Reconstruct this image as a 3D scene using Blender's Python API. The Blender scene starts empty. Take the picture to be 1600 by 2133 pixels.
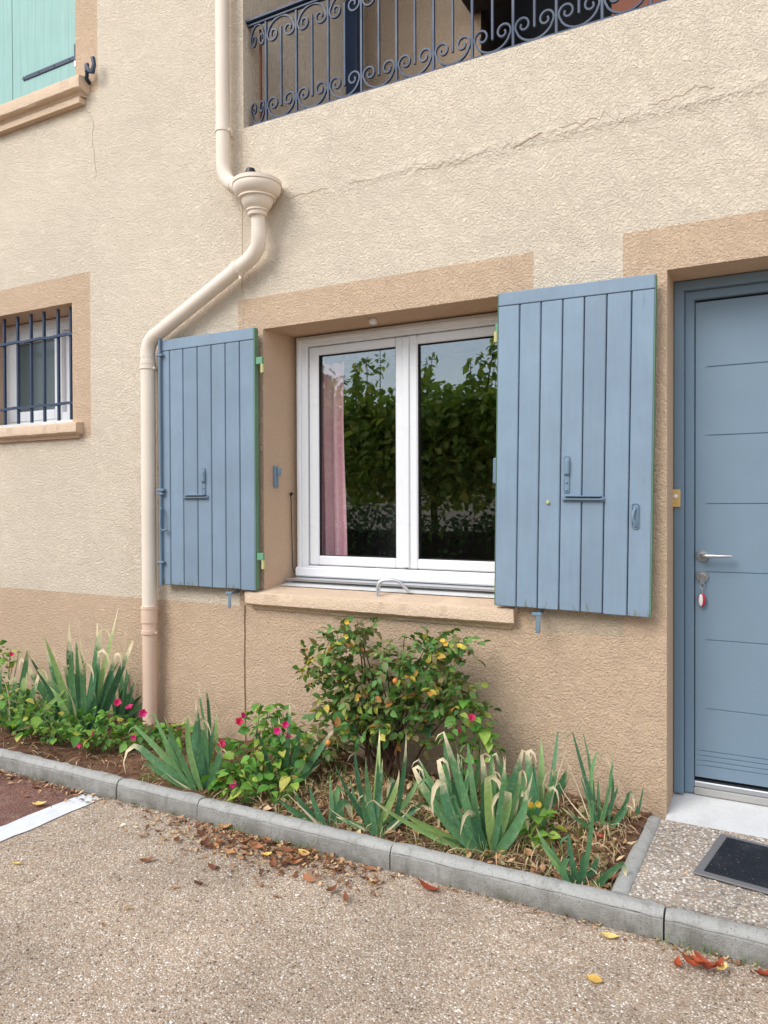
import bpy, bmesh, math, random
import numpy as np
from mathutils import Vector, Matrix, Euler
from math import radians as R, sin, cos, pi

scene = bpy.context.scene
COL = scene.collection
random.seed(7)
rng = np.random.default_rng(7)

# ------------------------------------------------------------------ camera
cam_data = bpy.data.cameras.new('camera')
cam = bpy.data.objects.new('camera', cam_data); COL.objects.link(cam)
YAW, PITCH, ROLL = R(28.6), R(-0.65), R(0.2)
_f = Vector((-sin(YAW)*cos(PITCH), cos(YAW)*cos(PITCH), sin(PITCH)))
_r = Vector((cos(YAW), sin(YAW), 0)); _d = -_r.cross(_f)
_r2 = cos(ROLL)*_r + sin(ROLL)*_d; _d2 = -sin(ROLL)*_r + cos(ROLL)*_d
cam.matrix_world = Matrix((( _r2.x, -_d2.x, -_f.x, 0.0), (_r2.y, -_d2.y, -_f.y, -3.3), (_r2.z, -_d2.z, -_f.z, 1.375), (0, 0, 0, 1)))
cam_data.sensor_fit = 'VERTICAL'; cam_data.sensor_height = 24.0
cam_data.lens = 1590.0/2133.0*24.0
cam_data.clip_start = 0.05; cam_data.clip_end = 600
scene.camera = cam
scene.render.resolution_x, scene.render.resolution_y = 768, 1024

# ------------------------------------------------------------------ sky + sun (bright overcast)
world = bpy.data.worlds.new('World'); scene.world = world; world.use_nodes = True
nt = world.node_tree; nt.nodes.clear()
wo = nt.nodes.new('ShaderNodeOutputWorld'); bg = nt.nodes.new('ShaderNodeBackground')
sky = nt.nodes.new('ShaderNodeTexSky'); sky.sky_type = 'NISHITA'; sky.sun_disc = False
SUN_DIR = Vector((-0.40, -0.85, 0.85)).normalized()
sky.sun_elevation = math.asin(SUN_DIR.z); sky.sun_rotation = math.atan2(SUN_DIR.x, SUN_DIR.y)
sky.dust_density = .5; sky.air_density = 1.2
tcw = nt.nodes.new('ShaderNodeTexCoord')
nz = nt.nodes.new('ShaderNodeTexNoise'); nz.inputs['Scale'].default_value = 2.2; nz.inputs['Detail'].default_value = 5
nt.links.new(tcw.outputs['Generated'], nz.inputs['Vector'])
rp = nt.nodes.new('ShaderNodeMapRange'); rp.inputs[1].default_value = .35; rp.inputs[2].default_value = .65
rp.inputs[3].default_value = .2; rp.inputs[4].default_value = .75
nt.links.new(nz.outputs['Fac'], rp.inputs[0])
mxw = nt.nodes.new('ShaderNodeMix'); mxw.data_type = 'RGBA'
nt.links.new(rp.outputs[0], mxw.inputs[0]); nt.links.new(sky.outputs[0], mxw.inputs[6])
mxw.inputs[7].default_value = (9.0, 9.4, 10.1, 1)
nt.links.new(mxw.outputs[2], bg.inputs[0]); bg.inputs[1].default_value = 0.1
nt.links.new(bg.outputs[0], wo.inputs[0])

sd = bpy.data.lights.new('sun', 'SUN'); sd.energy = 1.45; sd.angle = R(35); sd.color = (1, .965, .91)
so = bpy.data.objects.new('sun', sd); COL.objects.link(so); so.location = (-6, -8, 12)
so.rotation_euler = SUN_DIR.to_track_quat('Z', 'Y').to_euler()

vs = scene.view_settings
vs.view_transform = 'Standard'; vs.look = 'None'; vs.exposure = 1.0; vs.gamma = 1.0; vs.use_curve_mapping = False
scene.render.engine = 'CYCLES'
scene.cycles.use_denoising = True
scene.cycles.max_bounces = 8; scene.cycles.transparent_max_bounces = 12

# ------------------------------------------------------------------ helpers
def lin(r, g, b, k=1.0):
    f = lambda c: ((c/255+.055)/1.055)**2.4 if c > 10 else c/255/12.92
    return (f(r)*k, f(g)*k, f(b)*k, 1)

def link(name, me, mat=None, parent=None):
    o = bpy.data.objects.new(name, me); COL.objects.link(o)
    if mat is not None and me is not None and not me.materials: me.materials.append(mat)
    if parent is not None: o.parent = parent
    return o

def tag(o, label=None, cat=None, group=None, kind=None):
    if label: o['label'] = label
    if cat: o['category'] = cat
    if group: o['group'] = group
    if kind: o['kind'] = kind
    return o

def empty(name, loc=(0, 0, 0), rot=(0, 0, 0)):
    o = bpy.data.objects.new(name, None); COL.objects.link(o); o.empty_display_size = .1
    o.location = loc; o.rotation_euler = rot
    return o

class MB:
    """collects verts / faces of one mesh"""
    def __init__(s): s.v = []; s.f = []
    def add(s, vs_, fs_):
        n = len(s.v); s.v += [tuple(p) for p in vs_]; s.f += [tuple(i+n for i in f) for f in fs_]; return s
    def quad(s, a, b, c, d): return s.add([a, b, c, d], [(0, 1, 2, 3)])
    def box(s, x0, x1, y0, y1, z0, z1, M=None):
        p = [(x, y, z) for x in (x0, x1) for y in (y0, y1) for z in (z0, z1)]
        if M is not None: p = [tuple(M @ Vector(q)) for q in p]
        return s.add(p, [(0, 1, 3, 2), (4, 6, 7, 5), (0, 4, 5, 1), (2, 3, 7, 6), (0, 2, 6, 4), (1, 5, 7, 3)])
    def cbox(s, x0, x1, y0, y1, z0, z1, c=.003, M=None):
        """box chamfered by c on all edges"""
        bm = bmesh.new(); bmesh.ops.create_cube(bm, size=1)
        for v in bm.verts:
            v.co = ((x0+x1)/2+v.co.x*(x1-x0), (y0+y1)/2+v.co.y*(y1-y0), (z0+z1)/2+v.co.z*(z1-z0))
        bmesh.ops.bevel(bm, geom=bm.edges[:], offset=c, segments=1, affect='EDGES')
        if M is not None: bmesh.ops.transform(bm, matrix=M, verts=bm.verts)
        bm.verts.index_update()
        s.add([v.co[:] for v in bm.verts], [tuple(v.index for v in f.verts) for f in bm.faces]); bm.free(); return s
    def tube(s, pts, rad, n=10, cap=True, flat=1.0):
        pts = [Vector(p) for p in pts]; m = len(pts)
        rad = list(rad) if hasattr(rad, '__len__') else [rad]*m
        vs_, fs_ = [], []
        t0 = (pts[1]-pts[0]).normalized()
        up = Vector((0, 1, 0)) if abs(t0.y) < .9 else Vector((1, 0, 0))
        nrm = (up - t0*up.dot(t0)).normalized()
        for i, p in enumerate(pts):
            t = (pts[min(i+1, m-1)]-pts[max(i-1, 0)]).normalized()
            nrm = (nrm - t*nrm.dot(t)).normalized(); b = t.cross(nrm)
            for k in range(n):
                a = 2*pi*k/n
                vs_.append(p + nrm*cos(a)*rad[i]*flat + b*sin(a)*rad[i])
        for i in range(m-1):
            for k in range(n):
                a, b_ = i*n+k, i*n+(k+1) % n
                fs_.append((a, b_, b_+n, a+n))
        if cap: fs_ += [tuple(range(n-1, -1, -1)), tuple(range((m-1)*n, m*n))]
        return s.add(vs_, fs_)
    def strip(s, pts, w, th):
        """square-section bar bent along a path lying in an XZ plane (w across, th along Y)"""
        pts = [Vector(p) for p in pts]; m = len(pts); vs_, fs_ = [], []
        for i, p in enumerate(pts):
            t = (pts[min(i+1, m-1)]-pts[max(i-1, 0)]).normalized()
            nn = Vector((-t.z, 0, t.x))
            for a, b in ((-1, -1), (1, -1), (1, 1), (-1, 1)):
                vs_.append(p + nn*a*w/2 + Vector((0, b*th/2, 0)))
        for i in range(m-1):
            for k in range(4):
                a, b_ = i*4+k, i*4+(k+1) % 4
                fs_.append((a, b_, b_+4, a+4))
        fs_ += [(3, 2, 1, 0), tuple((m-1)*4+k for k in range(4))]
        return s.add(vs_, fs_)
    def lathe(s, prof, n=32, c=(0, 0, 0), axis='z', cap=True):
        vs_, fs_ = [], []
        for r_, h in prof:
            for k in range(n):
                a = 2*pi*k/n
                if axis == 'z': p = (c[0]+r_*cos(a), c[1]+r_*sin(a), c[2]+h)
                else: p = (c[0]+r_*cos(a), c[1]-h, c[2]+r_*sin(a))
                vs_.append(p)
        for i in range(len(prof)-1):
            for k in range(n):
                a, b = i*n+k, i*n+(k+1) % n
                fs_.append((a, b, b+n, a+n))
        if cap: fs_ += [tuple(range(n-1, -1, -1)), tuple(range((len(prof)-1)*n, len(prof)*n))]
        return s.add(vs_, fs_)
    def mesh(s, name, smooth=False):
        me = bpy.data.meshes.new(name); me.from_pydata(s.v, [], s.f); me.update()
        bm = bmesh.new(); bm.from_mesh(me); bmesh.ops.recalc_face_normals(bm, faces=bm.faces); bm.to_mesh(me); bm.free()
        if smooth:
            me.polygons.foreach_set('use_smooth', [True]*len(me.polygons)); me.set_sharp_from_angle(angle=R(40))
        return me
    def build(s, name, mat, parent=None, smooth=False): return link(name, s.mesh(name, smooth), mat, parent)

# ------------------------------------------------------------------ materials
class NT:
    def __init__(s, name, rough=.8, spec=.3):
        s.m = bpy.data.materials.new(name); s.m.use_nodes = True; s.t = s.m.node_tree
        s.b = s.t.nodes['Principled BSDF']; s.b.inputs['Roughness'].default_value = rough
        s.b.inputs['Specular IOR Level'].default_value = spec
        s.pos = None
    def n(s, typ, **kw):
        nd = s.t.nodes.new(typ)
        for k, v in kw.items(): setattr(nd, k, v)
        return nd
    def L(s, a, b): s.t.links.new(a, b)
    def P(s, obj=False):
        if obj:
            return s.n('ShaderNodeTexCoord').outputs['Object']
        if s.pos is None: s.pos = s.n('ShaderNodeNewGeometry').outputs['Position']
        return s.pos
    def set(s, sock, v):
        if hasattr(v, 'is_output') or hasattr(v, 'links'): s.L(v, sock)
        else: sock.default_value = v
    def noise(s, scale, detail=3, rough=.55, dist=0, vec=None, stretch=None, out='Fac'):
        v = vec if vec is not None else s.P()
        if stretch:
            mp = s.n('ShaderNodeMapping'); mp.inputs['Scale'].default_value = stretch; s.L(v, mp.inputs[0]); v = mp.outputs[0]
        nd = s.n('ShaderNodeTexNoise'); nd.inputs['Scale'].default_value = scale; nd.inputs['Detail'].default_value = detail
        nd.inputs['Roughness'].default_value = rough; nd.inputs['Distortion'].default_value = dist
        s.L(v, nd.inputs['Vector']); return nd.outputs[out]
    def voro(s, scale, feature='F1', vec=None, out='Distance', rnd=1.0):
        nd = s.n('ShaderNodeTexVoronoi', feature=feature); nd.inputs['Scale'].default_value = scale
        nd.inputs['Randomness'].default_value = rnd
        s.L(vec if vec is not None else s.P(), nd.inputs['Vector']); return nd.outputs[out]
    def math(s, op, a, b=None, c=None, clamp=False):
        nd = s.n('ShaderNodeMath', operation=op, use_clamp=clamp)
        s.set(nd.inputs[0], a)
        if b is not None: s.set(nd.inputs[1], b)
        if c is not None: s.set(nd.inputs[2], c)
        return nd.outputs[0]
    def mr(s, v, a, b, c=0., d=1.):
        nd = s.n('ShaderNodeMapRange'); s.set(nd.inputs[0], v)
        for i, x in enumerate((a, b, c, d)): nd.inputs[i+1].default_value = x
        return nd.outputs[0]
    def mix(s, f, a, b, mode='MIX'):
        nd = s.n('ShaderNodeMix', data_type='RGBA', blend_type=mode)
        s.set(nd.inputs[0], f); s.set(nd.inputs[6], a); s.set(nd.inputs[7], b); return nd.outputs[2]
    def ramp(s, f, stops, interp='LINEAR'):
        nd = s.n('ShaderNodeValToRGB'); nd.color_ramp.interpolation = interp
        e = nd.color_ramp.elements
        while len(e) < len(stops): e.new(.5)
        for q, (p, c) in zip(e, stops): q.position = p; q.color = c
        s.set(nd.inputs[0], f); return nd.outputs[0]
    def sep(s, v):
        nd = s.n('ShaderNodeSeparateXYZ'); s.L(v, nd.inputs[0]); return nd.outputs
    def col(s, v): s.set(s.b.inputs['Base Color'], v)
    def rough(s, v): s.set(s.b.inputs['Roughness'], v)
    def bump(s, h, dist=.003, strength=1.0, normal=None):
        nd = s.n('ShaderNodeBump'); nd.inputs['Strength'].default_value = strength; nd.inputs['Distance'].default_value = dist
        s.set(nd.inputs['Height'], h)
        if normal is not None: s.L(normal, nd.inputs['Normal'])
        return nd.outputs[0]
    def nrm(s, v): s.L(v, s.b.inputs['Normal'])
    def objrand(s): return s.n('ShaderNodeObjectInfo').outputs['Random']
    def island(s): return s.n('ShaderNodeNewGeometry').outputs['Random Per Island']
    def attr(s, name): 
        nd = s.n('ShaderNodeAttribute'); nd.attribute_name = name; return nd.outputs

def stucco(name, c, amp=.0092, dirt=True):
    t = NT(name, .92, .15)
    warp = t.n('ShaderNodeVectorMath', operation='MULTIPLY_ADD')
    nv = t.noise(9, 2, out='Color'); t.L(nv, warp.inputs[0]); warp.inputs[1].default_value = (.055, .055, .055); t.L(t.P(), warp.inputs[2])
    wv = warp.outputs[0]
    n1 = t.noise(60, 2, .5, .8, vec=wv)
    ridge = t.math('SUBTRACT', 1.0, t.mr(t.math('ABSOLUTE', t.math('SUBTRACT', n1, .5)), 0, .13))
    n1b = t.noise(38, 2, .5, 1.2, vec=wv)
    ridge2 = t.math('SUBTRACT', 1.0, t.mr(t.math('ABSOLUTE', t.math('SUBTRACT', n1b, .48)), 0, .12))
    patch = t.mr(t.noise(1.6, 3), .3, .7, .8, 1.0)
    grain = t.noise(100, 4, .62, .35, vec=wv)
    fine = t.noise(190, 3, .6)
    h = t.math('ADD', t.math('MULTIPLY', t.math('MAXIMUM', ridge, t.math('MULTIPLY', ridge2, .85)), .12), t.math('MULTIPLY', t.mr(grain, .25, .75), 1.2))
    h = t.math('ADD', t.math('MULTIPLY', h, patch), t.math('MULTIPLY', fine, .5))
    h = t.math('ADD', h, t.math('MULTIPLY', t.noise(9, 3, .5), .5))
    # the swollen, badly smoothed seam at the floor slab
    x, y, z = t.sep(t.P())
    zz = t.math('SUBTRACT', z, t.math('ADD', 2.955, t.math('MULTIPLY', t.noise(2.2, 3), .05)))
    band = t.math('SUBTRACT', 1.0, t.mr(t.math('ABSOLUTE', zz), 0.0, .042))
    xm = t.mr(x, -2.45, -1.5)
    seam = t.math('MULTIPLY', t.math('MULTIPLY', band, xm), t.mr(t.noise(20, 4, .65), .38, .62))
    h = t.math('ADD', h, t.math('MULTIPLY', seam, 2.0))
    t.nrm(t.bump(h, amp, 1.0))
    v = t.mr(t.noise(1.1, 4, .6), .3, .7, .97, 1.03)
    v2 = t.mr(t.noise(60, 3, .6), .3, .7, .96, 1.04)
    cc = t.mix(1.0, c, t.math('MULTIPLY', v, v2), 'MULTIPLY')
    if dirt:
        splash = t.math('MULTIPLY', t.mr(z, .1, .38, 1, 0), t.mr(t.noise(5, 4, .65), .35, .7, 0, .55))
        cc = t.mix(splash, cc, (c[0]*.62, c[1]*.58, c[2]*.52, 1))
    stain = t.math('MULTIPLY', t.mr(t.noise(3, 4, .7, stretch=(3, 1, .35)), .56, .8), .07)
    cc = t.mix(stain, cc, (c[0]*.72, c[1]*.68, c[2]*.62, 1))
    t.col(cc); return t.m

def paint(name, c, rough=.45, spec=.35, grain=0, vary=.06, scuff=None):
    t = NT(name, rough, spec)
    cc = t.mix(1.0, c, t.mr(t.noise(4, 4, .6), .3, .7, 1-vary, 1+vary), 'MULTIPLY')
    if grain:
        g = t.noise(60, 4, .65, stretch=(1, 1, .05))
        cc = t.mix(1.0, cc, t.mr(g, .3, .7, 1-grain*.12, 1+grain*.08), 'MULTIPLY')
        t.nrm(t.bump(g, .0012, .35*grain))
    if scuff:
        s1 = t.mr(t.noise(38, 5, .7, stretch=(1, 1, .13)), .655, .70)
        cc = t.mix(t.math('MULTIPLY', s1, .8), cc, scuff)
    t.col(cc); t.rough(t.mr(t.noise(7, 3), .3, .7, rough-.06, rough+.1)); return t.m

M = {}
M['cream'] = stucco('cream_render', lin(235, 219, 197, .97))
M['tan'] = stucco('tan_render', lin(220, 191, 162, .97))
M['tan_smooth'] = stucco('tan_reveal_render', lin(208, 178, 150, .94), amp=.003)
M['pale_tan'] = stucco('pale_tan_render', lin(216, 194, 168, .92))
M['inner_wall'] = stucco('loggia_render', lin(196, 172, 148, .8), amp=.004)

def shutter_paint():
    t = NT('blue_shutter_paint', .5, .3)
    base = lin(135, 154, 172, .88)
    o = t.P(obj=True)
    cc = t.mix(1.0, base, t.mr(t.noise(3, 5, .65), .3, .7, .89, 1.08), 'MULTIPLY')
    g = t.noise(60, 4, .65, stretch=(1, 1, .05))
    cc = t.mix(1.0, cc, t.mr(g, .3, .7, .96, 1.03), 'MULTIPLY')
    cc = t.mix(1.0, cc, t.mr(t.objrand(), 0, 1, .92, 1.05), 'MULTIPLY')
    dirt = t.mr(t.noise(9, 5, .7, stretch=(1, 1, .25)), .54, .76, 0, .3)
    cc = t.mix(dirt, cc, lin(120, 132, 134))
    s1 = t.mr(t.noise(30, 5, .7, stretch=(1, 1, .1)), .66, .72)
    cc = t.mix(t.math('MULTIPLY', s1, .6), cc, lin(96, 108, 112))
    x, y, z = t.sep(t.P())
    # paint worn away at the wet lower ends
    wear = t.math('ADD', t.noise(52, 4, .7, stretch=(1.4, 1, .22)), t.mr(z, .895, 1.0, .22, -.16))
    wm = t.math('MULTIPLY', t.math('MULTIPLY', t.mr(wear, .63, .68), t.mr(z, .95, 1.02, .85, 0)), t.mr(t.noise(7, 2), .42, .56))
    cc = t.mix(wm, cc, t.mix(t.noise(30, 2), lin(92, 84, 72), lin(122, 128, 104)))
    t.col(cc); t.nrm(t.bump(t.math('SUBTRACT', g, t.math('MULTIPLY', wm, .6)), .0015, .5)); return t.m
M['blue'] = shutter_paint()
M['blue_metal'] = paint('blue_painted_iron', lin(118, 140, 158, .85), .42, .4, vary=.1)
M['joint_dark'] = paint('shutter_backing_paint', lin(80, 98, 118, .6), .7, .2)
M['green_paint'] = paint('old_green_paint', lin(116, 156, 122, .72), .6, .3, vary=.12, scuff=lin(150, 180, 150))
M['hinge_green'] = paint('hinge_green_paint', lin(110, 165, 130, .85), .45, .4, vary=.1)
M['brass'] = paint('painted_brass_pin', lin(206, 202, 140, .8), .45, .4, vary=.1)
M['mint'] = paint('mint_shutter_paint', lin(158, 198, 190, .78), .5, .3, grain=.6, vary=.04)
M['navy'] = paint('navy_iron_paint', lin(54, 82, 122, .38), .45, .45, vary=.16)
M['navy_dark'] = paint('dark_navy_iron', lin(46, 64, 92, .6), .4, .45, vary=.16)
M['pvc'] = paint('white_pvc', lin(238, 238, 240, .86), .28, .45, vary=.015)
M['gasket'] = paint('black_gasket', (.02, .02, .022, 1), .6, .2)
M['door'] = paint('blue_grey_door', lin(125, 146, 163, .83), .36, .4, vary=.025)
M['door_frame'] = paint('blue_grey_door_frame', lin(118, 140, 158, .82), .4, .4, vary=.03)
M['pipe'] = paint('cream_downpipe', lin(230, 215, 198, .96), .6, .25, vary=.04)
M['pipe_tan'] = paint('tan_downpipe', lin(222, 192, 170, .97), .65, .2, vary=.05)
M['wood_dark'] = paint('dark_timber', lin(60, 52, 48, .8), .7, .2, grain=1)
M['terracotta'] = paint('terracotta_paint', lin(150, 96, 78, .8), .7, .2)
M['rust'] = paint('rusty_iron', lin(120, 72, 52, .8), .75, .2, vary=.2)
M['black'] = paint('black_plastic', (.015, .015, .016, 1), .35, .45)
M['gold'] = paint('gold_plastic', lin(214, 182, 112, .9), .3, .5)
M['white_paint'] = paint('white_plastic', lin(238, 232, 228, .9), .3, .5)
M['red'] = paint('red_plastic', lin(170, 40, 60, .9), .3, .5)
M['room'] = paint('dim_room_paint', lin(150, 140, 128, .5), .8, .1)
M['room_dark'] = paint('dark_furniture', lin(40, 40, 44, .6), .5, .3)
t = NT('brushed_steel', .32); t.b.inputs['Metallic'].default_value = 1; t.col(lin(190, 192, 196)); M['steel'] = t.m
t = NT('aluminium', .4); t.b.inputs['Metallic'].default_value = 1; t.col(lin(205, 206, 208)); M['alu'] = t.m

def glass(name, r0=.118, tint=(.97, .985, .98, 1), rough=0.0):
    t = NT(name); t.t.nodes.remove(t.b)
    out = t.t.nodes['Material Output']
    ge = t.n('ShaderNodeNewGeometry'); dt_ = t.n('ShaderNodeVectorMath', operation='DOT_PRODUCT')
    t.L(ge.outputs['Incoming'], dt_.inputs[0]); t.L(ge.outputs['Normal'], dt_.inputs[1])
    cs = t.math('ABSOLUTE', dt_.outputs['Value'])
    fac = t.math('ADD', r0, t.math('MULTIPLY', 1-r0, t.math('POWER', t.math('SUBTRACT', 1.0, cs, None, True), 5.0)))
    tr = t.n('ShaderNodeBsdfTransparent'); tr.inputs[0].default_value = tint
    gl = t.n('ShaderNodeBsdfGlossy'); gl.inputs['Roughness'].default_value = rough; gl.inputs[0].default_value = (.95, .98, 1, 1)
    b = t.n('ShaderNodeBump'); b.inputs['Strength'].default_value = .1; b.inputs['Distance'].default_value = .004
    t.L(t.noise(3.0, 1), b.inputs['Height']); t.L(b.outputs[0], gl.inputs['Normal'])
    ms = t.n('ShaderNodeMixShader'); t.L(fac, ms.inputs[0]); t.L(tr.outputs[0], ms.inputs[1]); t.L(gl.outputs[0], ms.inputs[2])
    t.L(ms.outputs[0], out.inputs[0]); return t.m
M['glass'] = glass('window_glass', rough=.012)
def frosted():
    t = NT('frosted_glass', .22, .6); t.col(lin(84, 96, 98, .8)); t.nrm(t.bump(t.voro(220), .001, .25)); return t.m
M['frost'] = frosted()

def concrete(name, c, sc=1.0, amp=.0012, spec=.2, specks=True):
    t = NT(name, .9, spec)
    v = t.mr(t.noise(2.5*sc, 5, .65), .25, .75, .86, 1.1)
    cc = t.mix(1.0, c, v, 'MULTIPLY')
    f = t.noise(240*sc, 3, .7)
    cc = t.mix(1.0, cc, t.mr(f, .3, .7, .86, 1.12), 'MULTIPLY')
    d = t.mr(t.noise(8*sc, 5, .7), .52, .75, 0, .35)
    cc = t.mix(d, cc, (c[0]*.6, c[1]*.58, c[2]*.54, 1))
    if specks:
        p = t.math('LESS_THAN', t.voro(55*sc), .12)
        cc = t.mix(t.math('MULTIPLY', p, .45), cc, (c[0]*.4, c[1]*.4, c[2]*.4, 1))
    t.col(cc); t.nrm(t.bump(t.math('ADD', f, t.noise(50*sc, 3)), amp, .8)); return t.m
M['kerb'] = concrete('kerb_concrete', lin(172, 170, 166, .92))
M['slab'] = concrete('pale_threshold_concrete', lin(214, 213, 211, .95), amp=.0006)

def kerb_mat():
    t = NT('kerb_concrete_weathered', .92, .15); c = lin(184, 182, 177, .95)
    x, y, z = t.sep(t.P())
    cc = t.mix(1.0, c, t.mr(t.noise(3, 5, .65), .25, .75, .88, 1.08), 'MULTIPLY')
    f = t.noise(260, 3, .7)
    cc = t.mix(1.0, cc, t.mr(f, .3, .7, .82, 1.14), 'MULTIPLY')
    cc = t.mix(1.0, cc, t.mr(t.objrand(), 0, 1, .95, 1.04), 'MULTIPLY')
    # grime: splashed lower face, blotches
    g = t.math('MULTIPLY', t.mr(z, .0, .072, 1, .45), t.mr(t.noise(8, 6, .75), .34, .62, .2, .95))
    g = t.math('MULTIPLY', g, t.mr(z, .07, .078, 1, .16))
    cc = t.mix(g, cc, lin(108, 104, 97))
    st = t.mr(t.noise(14, 5, .72, stretch=(1.6, 1, .25)), .5, .72, 0, .55)
    cc = t.mix(st, cc, lin(110, 106, 98))
    moss = t.math('MULTIPLY', t.mr(z, .0, .035, 1, 0), t.mr(t.noise(6, 5, .7), .5, .66, 0, .7))
    cc = t.mix(moss, cc, lin(92, 98, 66))
    p = t.math('LESS_THAN', t.voro(70), .15)
    cc = t.mix(t.math('MULTIPLY', p, .6), cc, lin(84, 82, 78))
    t.col(cc); t.nrm(t.bump(t.math('ADD', f, t.noise(60, 4, .7)), .004, 1.0)); return t.m
M['kerbstone'] = kerb_mat()

def gravel(name, base, stones, scale=130, amp=.004):
    t = NT(name, .9, .2)
    w = t.n('ShaderNodeVectorMath', operation='MULTIPLY_ADD')
    t.L(t.noise(60, 2, out='Color'), w.inputs[0]); w.inputs[1].default_value = (.008,)*3; t.L(t.P(), w.inputs[2])
    d = t.voro(scale, vec=w.outputs[0]); cid = t.voro(scale, vec=w.outputs[0], out='Color')
    r_, g_, b_ = t.sep(cid)
    cc = t.ramp(r_, stones, 'CONSTANT')
    gap = t.mr(d, .38, .62)
    cc = t.mix(gap, cc, base)
    cc = t.mix(1.0, cc, t.mr(t.noise(1.6, 5, .65), .3, .7, .74, 1.14), 'MULTIPLY')
    cc = t.mix(1.0, cc, t.mr(t.noise(11, 4, .6), .3, .7, .9, 1.08), 'MULTIPLY')
    t.col(cc); t.nrm(t.bump(t.math('ADD', t.mr(d, 0, .6, 1, 0), t.math('MULTIPLY', t.noise(320, 2), .3)), amp, .8)); return t.m
ST = [(0, lin(198, 180, 159)), (.2, lin(174, 154, 133)), (.38, lin(211, 197, 179)), (.55, lin(152, 133, 115)), (.7, lin(222, 212, 198)), (.8, lin(186, 166, 146)), (.91, lin(112, 96, 84)), (.95, lin(242, 236, 228))]
M['gravel'] = gravel('washed_gravel_paving', lin(180, 156, 134, .9), ST, 150)
M['porch'] = gravel('washed_aggregate_porch', lin(168, 154, 140, .9), [(0, lin(192, 180, 166)), (.2, lin(166, 154, 142)), (.4, lin(214, 204, 192)), (.6, lin(180, 162, 146)), (.75, lin(222, 214, 204)), (.9, lin(128, 124, 122))], 85)
def pebble(name, stones):
    t = NT(name, .75, .3)
    cc = t.ramp(t.island(), stones, 'CONSTANT')
    cc = t.mix(1.0, cc, t.mr(t.noise(1.6, 5, .65), .3, .7, .74, 1.14), 'MULTIPLY')
    t.col(t.mix(1.0, cc, t.mr(t.noise(180, 2), .3, .7, .84, 1.04), 'MULTIPLY')); return t.m
M['pebble'] = pebble('gravel_pebbles', ST)
M['pebble2'] = pebble('porch_pebbles', [(0, lin(196, 182, 166)), (.2, lin(166, 150, 136)), (.42, lin(220, 212, 200)), (.6, lin(180, 160, 140)), (.78, lin(228, 222, 214)), (.9, lin(126, 122, 122)), (.95, lin(206, 172, 140))])
def asphalt():
    t = NT('red_brown_asphalt', .9, .2); c = lin(132, 96, 86, .95)
    cc = t.mix(1.0, c, t.mr(t.noise(3, 4, .6), .3, .7, .85, 1.12), 'MULTIPLY')
    cc = t.mix(1.0, cc, t.mr(t.noise(150, 3, .7), .3, .7, .78, 1.18), 'MULTIPLY')
    cc = t.mix(t.mr(t.noise(9, 6, .75), .48, .68, 0, .6), cc, lin(166, 138, 120))
    p = t.math('LESS_THAN', t.voro(80), .13)
    cc = t.mix(t.math('MULTIPLY', p, .5), cc, lin(190, 170, 158))
    t.col(cc); t.nrm(t.bump(t.math('ADD', t.noise(140, 4, .75), t.mr(t.voro(90), 0, .6, 1, 0)), .006, 1.0)); return t.m
M['asphalt'] = asphalt()
def roadpaint():
    t = NT('worn_white_road_paint', .7, .3)
    cc = t.mix(1.0, lin(226, 228, 230, .95), t.mr(t.noise(12, 4, .6), .3, .7, .86, 1.04), 'MULTIPLY')
    cc = t.mix(t.mr(t.noise(70, 5, .75), .63, .70, 0, .9), cc, lin(150, 132, 118))
    t.col(cc); t.nrm(t.bump(t.noise(150, 3, .7), .0015, .6)); return t.m
M['roadpaint'] = roadpaint()
def soil():
    t = NT('bed_soil', .95, .1)
    cc = t.ramp(t.noise(26, 5, .7), [(.25, lin(70, 50, 40)), (.45, lin(112, 82, 66)), (.62, lin(140, 106, 84)), (.8, lin(96, 90, 60))])
    cc = t.mix(1.0, cc, t.mr(t.noise(3, 3), .3, .7, .8, 1.1), 'MULTIPLY')
    t.col(cc); t.nrm(t.bump(t.math('ADD', t.noise(40, 4, .7), t.noise(160, 3, .7)), .012, .9)); return t.m
M['soil'] = soil()
def matmat():
    t = NT('black_rubber_mat_pile', .75, .25)
    g = t.voro(210, rnd=.5)
    cc = t.mix(t.mr(g, .1, .6), lin(52, 58, 70), lin(22, 25, 32))
    cc = t.mix(t.mr(t.noise(9, 5, .7), .5, .8, 0, .3), cc, lin(92, 94, 98))
    p = t.math('LESS_THAN', t.voro(48), .10); cc = t.mix(t.math('MULTIPLY', p, .7), cc, lin(150, 146, 140))
    t.col(cc); t.nrm(t.bump(t.mr(g, 0, .7, 1, 0), .003, .9)); return t.m
M['mat'] = matmat()
M['mat_edge'] = paint('grey_rubber_border', lin(124, 122, 124, .8), .6, .3, vary=.08)
def fabric(name, c):
    t = NT(name, .9, .1)
    t.col(t.mix(1.0, c, t.mr(t.noise(300, 2), .3, .7, .93, 1.05), 'MULTIPLY')); return t.m
M['curtain'] = fabric('mauve_curtain_cloth', lin(232, 186, 196, 1.0))

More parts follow.
